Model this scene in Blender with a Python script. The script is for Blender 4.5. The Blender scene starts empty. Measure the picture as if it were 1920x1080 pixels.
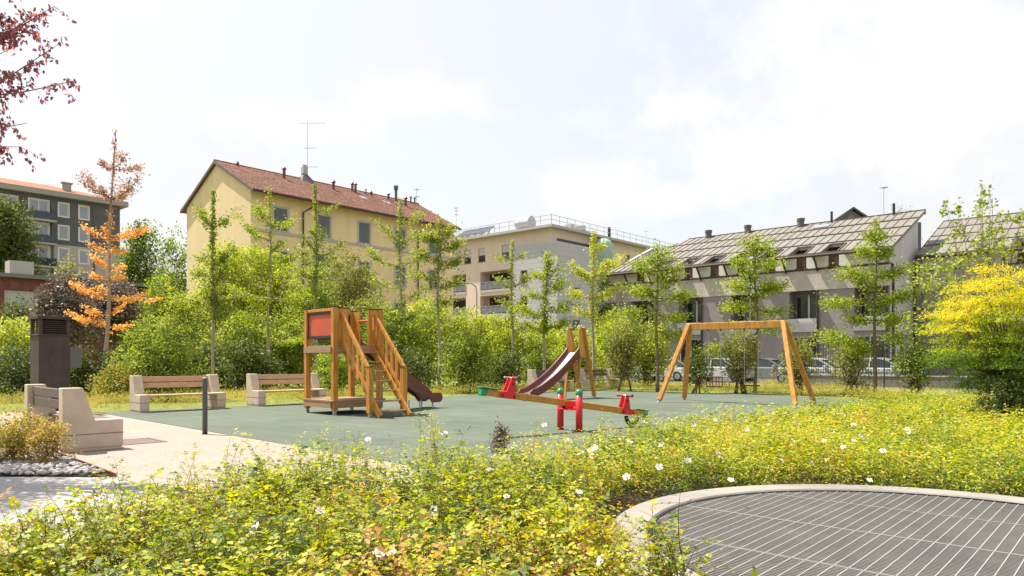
import bpy, bmesh, math, random
import numpy as np
from mathutils import Vector, Matrix
R = math.radians
random.seed(7); RNG = np.random.default_rng(11)
scene = bpy.context.scene
COL = scene.collection
# ---------------------------------------------------------------- camera
cd = bpy.data.cameras.new('camera'); cam = bpy.data.objects.new('camera', cd); COL.objects.link(cam)
cd.sensor_width = 36; cd.lens = 36*1343/1920; cd.shift_y = 135/1920
cd.clip_start = .05; cd.clip_end = 3000
cam.location = (0, 0, 1.35); cam.rotation_euler = (R(90), 0, 0)
scene.camera = cam
# ---------------------------------------------------------------- light
SUN = Vector((-.526, .252, 1)).normalized()          # towards the sun
sd = bpy.data.lights.new('sun', 'SUN'); sun = bpy.data.objects.new('sun', sd); COL.objects.link(sun)
sd.energy = 4.5; sd.angle = R(.53); sd.color = (1, .94, .84)
sun.rotation_euler = SUN.to_track_quat('Z', 'Y').to_euler()
w = bpy.data.worlds.new('World'); scene.world = w; w.use_nodes = True
nt = w.node_tree; nt.nodes.clear()
N = nt.nodes.new; L = nt.links.new
sky = N('ShaderNodeTexSky'); sky.sky_type = 'NISHITA'; sky.sun_disc = False
sky.sun_elevation = math.asin(SUN.z); sky.sun_rotation = math.atan2(SUN.x, SUN.y)
sky.air_density = 1.1; sky.dust_density = 3.2; sky.ozone_density = 1.2
tc = N('ShaderNodeTexCoord'); sep = N('ShaderNodeSeparateXYZ'); L(tc.outputs['Generated'], sep.inputs[0])
zc = N('ShaderNodeMath'); zc.operation = 'MAXIMUM'; L(sep.outputs[2], zc.inputs[0]); zc.inputs[1].default_value = .03
za = N('ShaderNodeMath'); za.operation = 'ADD'; L(zc.outputs[0], za.inputs[0]); za.inputs[1].default_value = .18
dx = N('ShaderNodeMath'); dx.operation = 'DIVIDE'; L(sep.outputs[0], dx.inputs[0]); L(za.outputs[0], dx.inputs[1])
dy = N('ShaderNodeMath'); dy.operation = 'DIVIDE'; L(sep.outputs[1], dy.inputs[0]); L(za.outputs[0], dy.inputs[1])
cmb = N('ShaderNodeCombineXYZ'); L(dx.outputs[0], cmb.inputs[0]); L(dy.outputs[0], cmb.inputs[1])
nz = N('ShaderNodeTexNoise'); nz.inputs['Scale'].default_value = 1.15; nz.inputs['Detail'].default_value = 9
nz.inputs['Roughness'].default_value = .52; nz.inputs['Distortion'].default_value = .35
L(cmb.outputs[0], nz.inputs['Vector'])
cr = N('ShaderNodeValToRGB'); cr.color_ramp.elements[0].position = .42; cr.color_ramp.elements[1].position = .62
L(nz.outputs['Fac'], cr.inputs[0])
fm = N('ShaderNodeMath'); fm.operation = 'MULTIPLY_ADD'; L(cr.outputs[0], fm.inputs[0]); fm.inputs[1].default_value = .25; fm.inputs[2].default_value = .68
mixc = N('ShaderNodeMixRGB'); L(fm.outputs[0], mixc.inputs[0]); L(sky.outputs[0], mixc.inputs[1]); mixc.inputs[2].default_value = (3.34, 3.31, 3.29, 1)
# a few separate cumulus banks, placed by direction and broken up with noise
n3 = N('ShaderNodeTexNoise'); n3.inputs['Scale'].default_value = 9; n3.inputs['Detail'].default_value = 8; n3.inputs['Roughness'].default_value = .6; L(tc.outputs['Generated'], n3.inputs['Vector'])
last = mixc.outputs[0]
for (ax, az, sx_, sz_) in ((.12,.245,.075,.032),(.205,.222,.075,.026),(.62,.40,.30,.13),(.45,.31,.12,.05),(-.13,.36,.10,.035),(-.30,.33,.12,.03),(.25,.35,.05,.025)):
    v = N('ShaderNodeVectorMath'); v.operation = 'SUBTRACT'; L(tc.outputs['Generated'], v.inputs[0]); d_ = Vector((ax,1,az)).normalized(); v.inputs[1].default_value = d_
    v2 = N('ShaderNodeVectorMath'); v2.operation = 'DIVIDE'; L(v.outputs[0], v2.inputs[0]); v2.inputs[1].default_value = (sx_, .4, sz_)
    v3 = N('ShaderNodeVectorMath'); v3.operation = 'LENGTH'; L(v2.outputs[0], v3.inputs[0])
    s_ = N('ShaderNodeMath'); s_.operation = 'MULTIPLY_ADD'; L(n3.outputs['Fac'], s_.inputs[0]); s_.inputs[1].default_value = -3.2; s_.inputs[2].default_value = 1.6
    a_ = N('ShaderNodeMath'); a_.operation = 'ADD'; L(v3.outputs['Value'], a_.inputs[0]); L(s_.outputs[0], a_.inputs[1])
    mr = N('ShaderNodeMapRange'); mr.inputs[1].default_value = 1.25; mr.inputs[2].default_value = .45; mr.inputs[3].default_value = 0; mr.inputs[4].default_value = .9; L(a_.outputs[0], mr.inputs[0])
    mm = N('ShaderNodeMixRGB'); L(mr.outputs[0], mm.inputs[0]); L(last, mm.inputs[1]); mm.inputs[2].default_value = (3.72, 3.68, 3.6, 1); last = mm.outputs[0]
bg = N('ShaderNodeBackground'); L(last, bg.inputs[0]); bg.inputs[1].default_value = .13
out = N('ShaderNodeOutputWorld'); L(bg.outputs[0], out.inputs[0])
vs = scene.view_settings; vs.view_transform = 'Standard'; vs.look = 'None'; vs.gamma = 1; vs.exposure = 1.12
scene.render.engine = 'CYCLES'
scene.cycles.max_bounces = 7; scene.cycles.transmission_bounces = 4; scene.cycles.transparent_max_bounces = 6
scene.cycles.diffuse_bounces = 4; scene.cycles.glossy_bounces = 2

# ================================================================ materials
def mat(name, col, rough=.8, noise=0, scale=8, col2=None, metal=0, bump=0, bscale=60, spec=.3, coat=0, stretch=None, detail=5):
    m = bpy.data.materials.new(name); m.use_nodes = True
    t = m.node_tree; b = t.nodes['Principled BSDF']
    b.inputs['Roughness'].default_value = rough; b.inputs['Metallic'].default_value = metal
    b.inputs['Specular IOR Level'].default_value = spec
    if coat: b.inputs['Coat Weight'].default_value = coat; b.inputs['Coat Roughness'].default_value = .08
    c = (*col, 1)
    b.inputs['Base Color'].default_value = c
    co = t.nodes.new('ShaderNodeTexCoord'); mp = t.nodes.new('ShaderNodeMapping'); t.links.new(co.outputs['Object'], mp.inputs[0])
    if stretch: mp.inputs['Scale'].default_value = stretch
    if noise or col2:
        n = t.nodes.new('ShaderNodeTexNoise'); n.inputs['Scale'].default_value = scale; n.inputs['Detail'].default_value = detail; n.inputs['Roughness'].default_value = .65
        t.links.new(mp.outputs[0], n.inputs['Vector'])
        r = t.nodes.new('ShaderNodeValToRGB'); t.links.new(n.outputs['Fac'], r.inputs[0])
        r.color_ramp.elements[0].position = .3; r.color_ramp.elements[1].position = .7
        k = noise or .2
        a = tuple(x*(1-k) for x in col); d = tuple(min(1, x*(1+k)) for x in col) if not col2 else col2
        r.color_ramp.elements[0].color = (*a, 1) if not col2 else c
        r.color_ramp.elements[1].color = (*d, 1)
        t.links.new(r.outputs[0], b.inputs['Base Color'])
    if bump:
        n2 = t.nodes.new('ShaderNodeTexNoise'); n2.inputs['Scale'].default_value = bscale; n2.inputs['Detail'].default_value = 4
        t.links.new(mp.outputs[0], n2.inputs['Vector'])
        bp = t.nodes.new('ShaderNodeBump'); bp.inputs['Strength'].default_value = bump; bp.inputs['Distance'].default_value = .02
        t.links.new(n2.outputs['Fac'], bp.inputs['Height']); t.links.new(bp.outputs[0], b.inputs['Normal'])
    return m

def leafmat(name, stops, trans=.45, gloss=.06):
    """stops: list of (pos, rgb) along the leaf attribute 'var'"""
    m = bpy.data.materials.new(name); m.use_nodes = True
    t = m.node_tree; t.nodes.clear(); n = t.nodes.new; l = t.links.new
    a = n('ShaderNodeAttribute'); a.attribute_name = 'var'
    r = n('ShaderNodeValToRGB'); el = r.color_ramp.elements
    while len(el) < len(stops): el.new(.5)
    for e, (p, c) in zip(el, stops): e.position = p; e.color = (*c, 1)
    l(a.outputs['Fac'], r.inputs[0])
    d = n('ShaderNodeBsdfDiffuse'); l(r.outputs[0], d.inputs[0])
    tb = n('ShaderNodeBsdfTranslucent')
    h = n('ShaderNodeHueSaturation'); h.inputs['Value'].default_value = 1.35; h.inputs['Saturation'].default_value = 1.1; h.inputs['Hue'].default_value = .492
    l(r.outputs[0], h.inputs['Color']); l(h.outputs[0], tb.inputs[0])
    mx = n('ShaderNodeMixShader'); mx.inputs[0].default_value = trans; l(d.outputs[0], mx.inputs[1]); l(tb.outputs[0], mx.inputs[2])
    g = n('ShaderNodeBsdfGlossy'); g.inputs['Roughness'].default_value = .55
    m2 = n('ShaderNodeMixShader'); m2.inputs[0].default_value = gloss*.45; l(mx.outputs[0], m2.inputs[1]); l(g.outputs[0], m2.inputs[2])
    o = n('ShaderNodeOutputMaterial'); l(m2.outputs[0], o.inputs[0])
    return m

M = {}
M['wood'] = mat('varnished_wood', (.48, .215, .03), .5, .42, 3.2, spec=.5, stretch=(6, 6, .7), bump=.15, bscale=30)
M['wood_pale'] = mat('weathered_wood', (.33, .21, .12), .7, .3, 5, stretch=(1, 8, 8))
M['bench_wood'] = mat('bench_wood', (.5, .33, .21), .7, .25, 5, stretch=(1, 9, 9))
M['bench_dark'] = mat('dark_bench_wood', (.14, .105, .085), .65, .3, 5, stretch=(1, 9, 9))
M['concrete'] = mat('cast_concrete', (.56, .45, .355), .9, .13, 3, bump=.5, bscale=90)
M['concrete_pale'] = mat('pale_concrete', (.25, .23, .205), .85, .22, 1.6, bump=.3, bscale=90)
M['red_panel'] = mat('red_panel', (.5, .09, .045), .5, .15, 2)
M['red'] = mat('red_paint', (.6, .02, .025), .35, .08, 6, spec=.5)
M['green_plastic'] = mat('green_plastic', (.02, .24, .1), .35, spec=.5)
M['burgundy'] = mat('burgundy_plastic', (.15, .035, .03), .4, .15, 3, spec=.5)
M['steel'] = mat('steel', (.62, .58, .56), .3, metal=.9)
M['galv'] = mat('galvanised_steel', (.45, .46, .46), .5, .15, 20, metal=.6)
M['dark_cap'] = mat('dark_cap', (.05, .03, .025), .5)
M['rubber_black'] = mat('black_rubber', (.015, .015, .015), .8)
M['bollard'] = mat('bollard_grey', (.10, .10, .105), .4, metal=.3)
M['shaft'] = mat('dark_brown_metal', (.07, .05, .042), .7, .25, 3, bump=.15)
M['box_grey'] = mat('grey_box', (.13, .12, .11), .6)
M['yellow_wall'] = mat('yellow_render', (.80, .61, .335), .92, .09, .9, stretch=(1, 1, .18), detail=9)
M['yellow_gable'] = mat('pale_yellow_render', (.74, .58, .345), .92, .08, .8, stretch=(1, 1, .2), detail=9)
M['trim_grey'] = mat('grey_trim', (.46, .43, .40), .85)
M['shutter'] = mat('grey_shutter', (.17, .18, .20), .6, .1, 10)
M['glass'] = mat('window_glass', (.05, .06, .07), .06, spec=.9)
M['glass_dark'] = mat('dark_glass', (.025, .028, .032), .08, spec=.7)
M['glass_sky'] = mat('curtained_glass', (.25, .28, .31), .12, spec=.9)
M['pink'] = mat('pink_render', (.70, .57, .47), .92, .07, .7, stretch=(1, 1, .2), detail=8)
M['cladding'] = mat('grey_cladding', (.47, .47, .48), .7, .05, 1)
M['roof_metal_pale'] = mat('pale_roof_metal', (.44, .43, .41), .5, metal=.2)
M['dark_brown'] = mat('dark_brown_paint', (.06, .035, .025), .5)
M['mauve'] = mat('mauve_panel', (.27, .235, .22), .8, .12, 1, stretch=(1,1,.3))
M['band'] = mat('concrete_band', (.47, .42, .37), .9, .24, 1.2, stretch=(1, 1, .35), detail=9, bump=.2, bscale=8)
M['white'] = mat('white_render', (.74, .71, .67), .85, .04, .7)
M['parapet'] = mat('pale_parapet', (.50, .48, .46), .85, .1, 1)
M['end_wall'] = mat('grey_render', (.58, .55, .54), .9, .09, .8, stretch=(1, 1, .2), detail=9)
M['zinc'] = mat('zinc_roof', (.20, .185, .165), .6, .13, .7, spec=.25)
M['seam'] = mat('roof_seam', (.13, .10, .08), .7)
M['brown_window'] = mat('brown_window', (.13, .075, .06), .6)
M['graphite'] = mat('graphite_cladding', (.115, .118, .118), .8, .12, 1.2)
M['beige'] = mat('beige_render', (.42, .39, .345), .9, .08, .4)
M['soffit'] = mat('grey_soffit', (.34, .325, .30), .9, .08, 1)
M['brick'] = mat('red_brick', (.20, .075, .06), .9, .35, 2.2, bump=.3)
M['grey_roof'] = mat('flat_roof', (.2, .2, .19), .9)
M['fence_dark'] = mat('dark_fence_metal', (.035, .04, .04), .5)
M['fence_white'] = mat('pale_fence_bars', (.5, .5, .5), .5)
M['fence_wall'] = mat('low_wall', (.2, .185, .17), .9, .15, 2)
M['car_white'] = mat('white_car_paint', (.55, .56, .57), .25, coat=.6, spec=.5)
M['car_grey'] = mat('grey_car_paint', (.2, .21, .23), .25, coat=.6, spec=.5)
M['tail'] = mat('tail_lamp', (.5, .02, .02), .2)
M['bark'] = mat('bark', (.20, .145, .10), .95, .3, 9, bump=.5, bscale=40)
M['bark_pale'] = mat('pale_bark', (.36, .30, .235), .95, .25, 9, bump=.5, bscale=40)
M['stem'] = mat('shoot_stem', (.15, .11, .035), .8)
M['petal'] = mat('rose_petal', (.82, .74, .66), .6)
M['stone'] = mat('river_stone', (.26, .25, .25), .8, .3, 3, col2=(.46, .43, .41))
M['solar'] = mat('solar_panel', (.02, .03, .05), .15, spec=.7)
M['dome'] = mat('patina_dome', (.36, .47, .42), .6, .1, 2)
M['soil'] = mat('dark_soil', (.05, .038, .025), .95, .4, 6)
M['asphalt'] = mat('asphalt', (.085, .085, .088), .9, .15, 3)

def tiles(name, c1, c2, sx, sy, extra=None):
    """clay tile roof: rows and columns from object coordinates plus patches"""
    m = mat(name, c1, .9, .35, 1.1, col2=c2, detail=9)
    t = m.node_tree; b = t.nodes['Principled BSDF']
    co = t.nodes.new('ShaderNodeTexCoord'); wv = t.nodes.new('ShaderNodeTexWave'); wv.wave_type = 'BANDS'; wv.bands_direction = 'X'
    wv.inputs['Scale'].default_value = sx; wv.inputs['Distortion'].default_value = .6
    t.links.new(co.outputs['Object'], wv.inputs['Vector'])
    w2 = t.nodes.new('ShaderNodeTexWave'); w2.bands_direction = 'Y'; w2.inputs['Scale'].default_value = sy; w2.inputs['Distortion'].default_value = .8
    t.links.new(co.outputs['Object'], w2.inputs['Vector'])
    ad = t.nodes.new('ShaderNodeMath'); ad.operation = 'ADD'; t.links.new(wv.outputs['Fac'], ad.inputs[0]); t.links.new(w2.outputs['Fac'], ad.inputs[1])
    bp = t.nodes.new('ShaderNodeBump'); bp.inputs['Strength'].default_value = .8; bp.inputs['Distance'].default_value = .06
    t.links.new(ad.outputs[0], bp.inputs['Height']); t.links.new(bp.outputs[0], b.inputs['Normal'])
    # lichen and weathered patches
    n = t.nodes.new('ShaderNodeTexNoise'); n.inputs['Scale'].default_value = 3.2; n.inputs['Detail'].default_value = 10; n.inputs['Roughness'].default_value = .8
    t.links.new(co.outputs['Object'], n.inputs['Vector'])
    r = t.nodes.new('ShaderNodeValToRGB'); r.color_ramp.elements[0].position = .49; r.color_ramp.elements[1].position = .68
    t.links.new(n.outputs['Fac'], r.inputs[0])
    mx = t.nodes.new('ShaderNodeMixRGB'); mx.inputs[2].default_value = (*(extra or (.42, .33, .26)), 1)
    old = b.inputs['Base Color'].links[0].from_socket
    t.links.new(r.outputs[0], mx.inputs[0]); t.links.new(old, mx.inputs[1]); t.links.new(mx.outputs[0], b.inputs['Base Color'])
    return m
M['tiles'] = tiles('clay_tiles', (.17, .07, .05), (.36, .17, .12), 3.2, 1.6, (.46, .35, .28))
M['tiles_orange'] = tiles('orange_clay_tiles', (.38, .15, .085), (.48, .20, .12), 3.2, 1.6, (.5, .26, .17))

def groundmat(name, c1, c2, scale, speck=None, spscale=60, bump=.3):
    m = mat(name, c1, .95, .2, scale, col2=c2, detail=8)
    t = m.node_tree; b = t.nodes['Principled BSDF']
    co = t.nodes.new('ShaderNodeTexCoord')
    n = t.nodes.new('ShaderNodeTexNoise'); n.inputs['Scale'].default_value = spscale; n.inputs['Detail'].default_value = 3
    t.links.new(co.outputs['Object'], n.inputs['Vector'])
    if speck:
        r = t.nodes.new('ShaderNodeValToRGB'); r.color_ramp.elements[0].position = .5; r.color_ramp.elements[1].position = .68
        t.links.new(n.outputs['Fac'], r.inputs[0])
        mx = t.nodes.new('ShaderNodeMixRGB'); mx.inputs[2].default_value = (*speck, 1)
        old = b.inputs['Base Color'].links[0].from_socket
        t.links.new(r.outputs[0], mx.inputs[0]); t.links.new(old, mx.inputs[1]); t.links.new(mx.outputs[0], b.inputs['Base Color'])
    bp = t.nodes.new('ShaderNodeBump'); bp.inputs['Strength'].default_value = bump; bp.inputs['Distance'].default_value = .01
    t.links.new(n.outputs['Fac'], bp.inputs['Height']); t.links.new(bp.outputs[0], b.inputs['Normal'])
    return m
M['ground'] = groundmat('earth_and_grass', (.11, .115, .035), (.20, .175, .07), .7, (.07, .09, .02), 12)
M['paving'] = groundmat('washed_aggregate', (.30, .248, .205), (.345, .29, .245), 1.5, (.20, .16, .13), 45, .5)
M['path'] = groundmat('grey_path', (.31, .295, .285), (.38, .36, .35), 2.5, (.22, .21, .21), 30, .5)
def rubbermat():
    m = groundmat('green_rubber', (.088, .108, .082), (.145, .166, .127), .38, (.075, .092, .07), 70, .3)
    t = m.node_tree; b = t.nodes['Principled BSDF']
    co = t.nodes.new('ShaderNodeTexCoord'); mp = t.nodes.new('ShaderNodeMapping'); mp.inputs['Rotation'].default_value = (0, 0, R(45))
    t.links.new(co.outputs['Object'], mp.inputs[0])
    br = t.nodes.new('ShaderNodeTexBrick'); br.offset = 0; br.inputs['Scale'].default_value = 1; br.inputs['Brick Width'].default_value = .5; br.inputs['Row Height'].default_value = .5
    br.inputs['Mortar Size'].default_value = .012; br.inputs['Color1'].default_value = (1, 1, 1, 1); br.inputs['Color2'].default_value = (.9, .93, .91, 1); br.inputs['Mortar'].default_value = (.66, .68, .66, 1)
    t.links.new(mp.outputs[0], br.inputs['Vector'])
    mx = t.nodes.new('ShaderNodeMixRGB'); mx.blend_type = 'MULTIPLY'; mx.inputs[0].default_value = 1
    old = b.inputs['Base Color'].links[0].from_socket
    t.links.new(old, mx.inputs[1]); t.links.new(br.outputs['Color'], mx.inputs[2]); t.links.new(mx.outputs[0], b.inputs['Base Color'])
    return m
M['rubber'] = rubbermat()

G = lambda *a: a
M['l_rose'] = leafmat('rose_leaves', [(0, (.045, .09, .018)), (.25, (.15, .22, .022)), (.55, (.36, .41, .028)), (.82, (.58, .53, .045)), (1, (.50, .27, .10))], .45, .06)
M['l_cover'] = leafmat('ground_cover_leaves', [(0, (.14, .17, .03)), (.4, (.33, .31, .05)), (.75, (.50, .41, .10)), (1, (.52, .28, .15))], .42, .05)
M['l_mid'] = leafmat('laurel_leaves', [(0, (.06, .10, .02)), (.4, (.17, .24, .035)), (.8, (.33, .40, .055)), (1, (.50, .50, .10))], .44, .07)
M['l_lime'] = leafmat('lime_leaves', [(0, (.12, .18, .03)), (.4, (.27, .35, .04)), (.8, (.43, .48, .06)), (1, (.60, .55, .12))], .48, .05)
M['l_dark'] = leafmat('dark_leaves', [(0, (.035, .052, .014)), (.5, (.09, .12, .022)), (.9, (.15, .20, .04)), (1, (.25, .29, .08))], .34, .09)
M['l_olive'] = leafmat('olive_leaves', [(0, (.11, .14, .035)), (.5, (.24, .27, .06)), (1, (.42, .38, .12))], .42, .05)
M['l_ginkgo'] = leafmat('ginkgo_leaves', [(0, (.12, .17, .035)), (.5, (.26, .32, .055)), (1, (.48, .48, .11))], .48, .05)
M['l_orange'] = leafmat('orange_leaves', [(0, (.30, .19, .15)), (.35, (.44, .28, .19)), (.7, (.84, .45, .13)), (1, (.90, .58, .20))], .42, .04)
M['l_gold'] = leafmat('golden_maple_leaves', [(0, (.08, .15, .02)), (.35, (.26, .36, .03)), (.7, (.76, .64, .06)), (1, (.85, .45, .13))], .48, .04)
M['l_purple'] = leafmat('purple_leaves', [(0, (.11, .045, .055)), (.5, (.30, .11, .12)), (1, (.52, .22, .16))], .45, .06)
M['l_copper'] = leafmat('copper_leaves', [(0, (.06, .05, .035)), (.5, (.15, .11, .08)), (1, (.32, .25, .19))], .25, .14)
M['l_grass'] = leafmat('grass_blades', [(0, (.18, .23, .035)), (.5, (.30, .34, .05)), (1, (.50, .45, .18))], .42, .03)

# ================================================================ mesh helpers
class MB:
    def __init__(s): s.v = []; s.f = []; s.mi = []; s.cur = 0
    def add(s, vs, fs):
        o = len(s.v); s.v += [tuple(v) for v in vs]
        for f in fs: s.f.append([i+o for i in f]); s.mi.append(s.cur)
        return s
    def box(s, x0, x1, y0, y1, z0, z1):
        return s.add([(x0,y0,z0),(x1,y0,z0),(x1,y1,z0),(x0,y1,z0),(x0,y0,z1),(x1,y0,z1),(x1,y1,z1),(x0,y1,z1)],
                     [(0,3,2,1),(4,5,6,7),(0,1,5,4),(1,2,6,5),(2,3,7,6),(3,0,4,7)])
    def bar(s, p, q, w, h, up=(0,0,1)):
        p = Vector(p); q = Vector(q); d = (q-p).normalized(); up = Vector(up)
        sd = d.cross(up)
        if sd.length < 1e-4: sd = d.cross(Vector((0,1,0)))
        sd.normalize(); u = sd.cross(d); sd = sd*w/2; u = u*h/2
        v = [p-sd-u, p+sd-u, p+sd+u, p-sd+u, q-sd-u, q+sd-u, q+sd+u, q-sd+u]
        return s.add(v, [(0,1,2,3),(7,6,5,4),(0,4,5,1),(1,5,6,2),(2,6,7,3),(3,7,4,0)])
    def tube(s, pts, r, n=10, caps=True):
        pts = [Vector(p) for p in pts]; rs = r if isinstance(r, (list, tuple)) else [r]*len(pts)
        vs = []; fs = []; up = None
        for i, p in enumerate(pts):
            d = (pts[min(i+1, len(pts)-1)]-pts[max(i-1, 0)]).normalized()
            if up is None: up = Vector((1,0,0)) if abs(d.x) < .9 else Vector((0,1,0))
            a = d.cross(up).normalized(); b = d.cross(a).normalized(); up = a.cross(d)
            for k in range(n):
                t = 2*math.pi*k/n; vs.append(p+(a*math.cos(t)+b*math.sin(t))*rs[i])
        for i in range(len(pts)-1):
            for k in range(n):
                k2 = (k+1) % n; fs.append((i*n+k, i*n+k2, (i+1)*n+k2, (i+1)*n+k))
        if caps: fs.append(tuple(range(n))[::-1]); fs.append(tuple((len(pts)-1)*n+k for k in range(n)))
        return s.add(vs, fs)
    def prism(s, poly, axis, a, b):
        """poly of 2D points; extruded along axis from a to b. axis 'x': poly=(y,z); 'y': poly=(x,z); 'z': poly=(x,y)"""
        n = len(poly)
        mk = {'x': lambda p, t: (t, p[0], p[1]), 'y': lambda p, t: (p[0], t, p[1]), 'z': lambda p, t: (p[0], p[1], t)}[axis]
        vs = [mk(p, a) for p in poly]+[mk(p, b) for p in poly]
        fs = [tuple(range(n))[::-1], tuple(range(n, 2*n))]+[(i, (i+1) % n, n+(i+1) % n, n+i) for i in range(n)]
        return s.add(vs, fs)
    def lathe(s, prof, n=16, c=(0,0)):
        vs = []; fs = []
        for r, z in prof:
            for k in range(n): t = 2*math.pi*k/n; vs.append((c[0]+r*math.cos(t), c[1]+r*math.sin(t), z))
        for i in range(len(prof)-1):
            for k in range(n): k2 = (k+1) % n; fs.append((i*n+k, i*n+k2, (i+1)*n+k2, (i+1)*n+k))
        fs.append(tuple(range(n))[::-1]); fs.append(tuple((len(prof)-1)*n+k for k in range(n)))
        return s.add(vs, fs)
    def build(s, name, m, parent=None, bevel=0, smooth=False, fix=True):
        me = bpy.data.meshes.new(name); me.from_pydata(s.v, [], s.f)
        ms = m if isinstance(m, (list, tuple)) else [m]
        for q in ms: me.materials.append(M[q] if isinstance(q, str) else q)
        if len(ms) > 1: me.polygons.foreach_set('material_index', s.mi)
        if fix:
            bm = bmesh.new(); bm.from_mesh(me); bmesh.ops.recalc_face_normals(bm, faces=bm.faces); bm.to_mesh(me); bm.free()
        if smooth: me.polygons.foreach_set('use_smooth', [True]*len(me.polygons))
        me.update()
        o = bpy.data.objects.new(name, me); COL.objects.link(o)
        if parent: o.parent = parent
        if bevel:
            b = o.modifiers.new('bevel', 'BEVEL'); b.width = bevel; b.segments = 2; b.limit_method = 'ANGLE'; b.angle_limit = R(40)
        return o
def tag(o, label=None, cat=None, group=None, kind=None):
    if label: o['label'] = label
    if cat: o['category'] = cat
    if group: o['group'] = group
    if kind: o['kind'] = kind
    return o
def thing(name, label, cat, loc=(0,0,0), rz=0, group=None):
    o = bpy.data.objects.new(name, None); COL.objects.link(o); o.location = loc; o.rotation_euler = (0,0,rz)
    o.empty_display_size = .2
    return tag(o, label, cat, group)
def copy_thing(r, loc, rz, label, group=None):
    def cp(o, par):
        c = o.copy(); COL.objects.link(c); c.parent = par
        for ch in list(o.children): cp(ch, c)
        return c
    c = cp(r, None); c.location = loc; c.rotation_euler = (0,0,rz); c['label'] = label
    if group: c['group'] = group
    return c
def at(px, Y, z=0): return Vector(((px-960)/1343*Y, Y, z))
def zof(py, Y): return 1.35+(675-py)/1343*Y
def wall(mb, P, u0, u1, z0, z1, holes, depth=.18):
    us = sorted({u0, u1}|{h[0] for h in holes}|{h[1] for h in holes}); zs = sorted({z0, z1}|{h[2] for h in holes}|{h[3] for h in holes})
    us = [u for u in us if u0 <= u <= u1]; zs = [z for z in zs if z0 <= z <= z1]
    for a, b in zip(us, us[1:]):
        for c, d in zip(zs, zs[1:]):
            mu = (a+b)/2; mz = (c+d)/2
            if any(h[0] < mu < h[1] and h[2] < mz < h[3] for h in holes): continue
            mb.add([P(a,c,0), P(b,c,0), P(b,d,0), P(a,d,0)], [(0,1,2,3)])
    for h in holes:
        a, b, c, d = h[:4]
        for (p, q) in (((a,c),(b,c)), ((b,c),(b,d)), ((b,d),(a,d)), ((a,d),(a,c))):
            mb.add([P(*p,0), P(*q,0), P(*q,depth), P(*p,depth)], [(0,1,2,3)])
def pbox(mb, P, u0, u1, z0, z1, d0, d1):
    """box in wall coordinates; d positive = into the wall"""
    v = [P(u0,z0,d0),P(u1,z0,d0),P(u1,z0,d1),P(u0,z0,d1),P(u0,z1,d0),P(u1,z1,d0),P(u1,z1,d1),P(u0,z1,d1)]
    mb.add(v, [(0,3,2,1),(4,5,6,7),(0,1,5,4),(1,2,6,5),(2,3,7,6),(3,0,4,7)])
def window(root, P, u0, u1, z0, z1, frame='trim_grey', glass='glass', fw=.06, panes=2, depth=.16, surround=None, sill=True, shutter=None, label=None, name='window'):
    f = MB(); d0, d1 = depth-.06, depth
    pbox(f, P, u0, u0+fw, z0, z1, d0, d1); pbox(f, P, u1-fw, u1, z0, z1, d0, d1)
    pbox(f, P, u0+fw, u1-fw, z0, z0+fw, d0, d1); pbox(f, P, u0+fw, u1-fw, z1-fw, z1, d0, d1)
    for k in range(1, panes):
        c = u0+(u1-u0)*k/panes; pbox(f, P, c-fw*.5, c+fw*.5, z0+fw, z1-fw, d0+.005, d1)
    o = f.build(name, frame, root)
    if label: o['label'] = label
    g = MB(); pbox(g, P, u0+.005, u1-.005, z0+.005, z1-.005, d1-.03, d1+.02); g.build('pane', glass, o)
    if surround:
        t = MB(); s = .16; e = -.03
        pbox(t, P, u0-s, u0, z0, z1, e, .02); pbox(t, P, u1, u1+s, z0, z1, e, .02)
        pbox(t, P, u0-s, u1+s, z1, z1+s, e, .02); pbox(t, P, u0-s-.03, u1+s+.03, z0-.1, z0, -.09, .02)
        t.build('surround', surround, o)
    elif sill:
        t = MB(); pbox(t, P, u0-.06, u1+.06, z0-.07, z0, -.07, depth-.06); t.build('sill', frame, o)
    if shutter:
        t = MB(); h = (z1-z0)
        lo = z0 if shutter[1] >= 1 else z1-h*shutter[1]
        n = int((z1-lo)/.09); mid = (u0+u1)/2
        for a, b in ((u0+fw, mid-.012), (mid+.012, u1-fw)):
            pbox(t, P, a, b, lo+.02, z1-.03, d0-.035, d0-.02)
            for k in range(n): pbox(t, P, a+.03, b-.03, lo+.05+k*.09, lo+.09+k*.09, d0-.055, d0-.034)
        t.build('shutter', shutter[0], o)
    return o
# ================================================================ ground
def sheet(name, pts, z, m, thick=None, label=None):
    mb = MB()
    if thick: mb.prism(pts, 'z', z-thick, z)
    else: mb.add([(x, y, z) for x, y in pts], [tuple(range(len(pts)))])
    o = mb.build(name, m); o['kind'] = 'structure'; return o
def grid_ground():
    mb = MB(); xs = [-2500,-600,-150,-60,-30,-10,0,10,30,60,150,600,2500]; ys = [-600,-100,-20,0,10,20,30,45,80,160,600,2500]
    vs = [(x,y,-.03) for y in ys for x in xs]; n = len(xs)
    mb.add(vs, [(j*n+i, j*n+i+1, (j+1)*n+i+1, (j+1)*n+i) for j in range(len(ys)-1) for i in range(n-1)])
    o = mb.build('ground', 'ground'); o['kind'] = 'structure'
grid_ground()
A = Vector((.663, .749, 0)); B = Vector((-.749, .663, 0)); GR = math.atan2(.749, .663)
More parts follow.
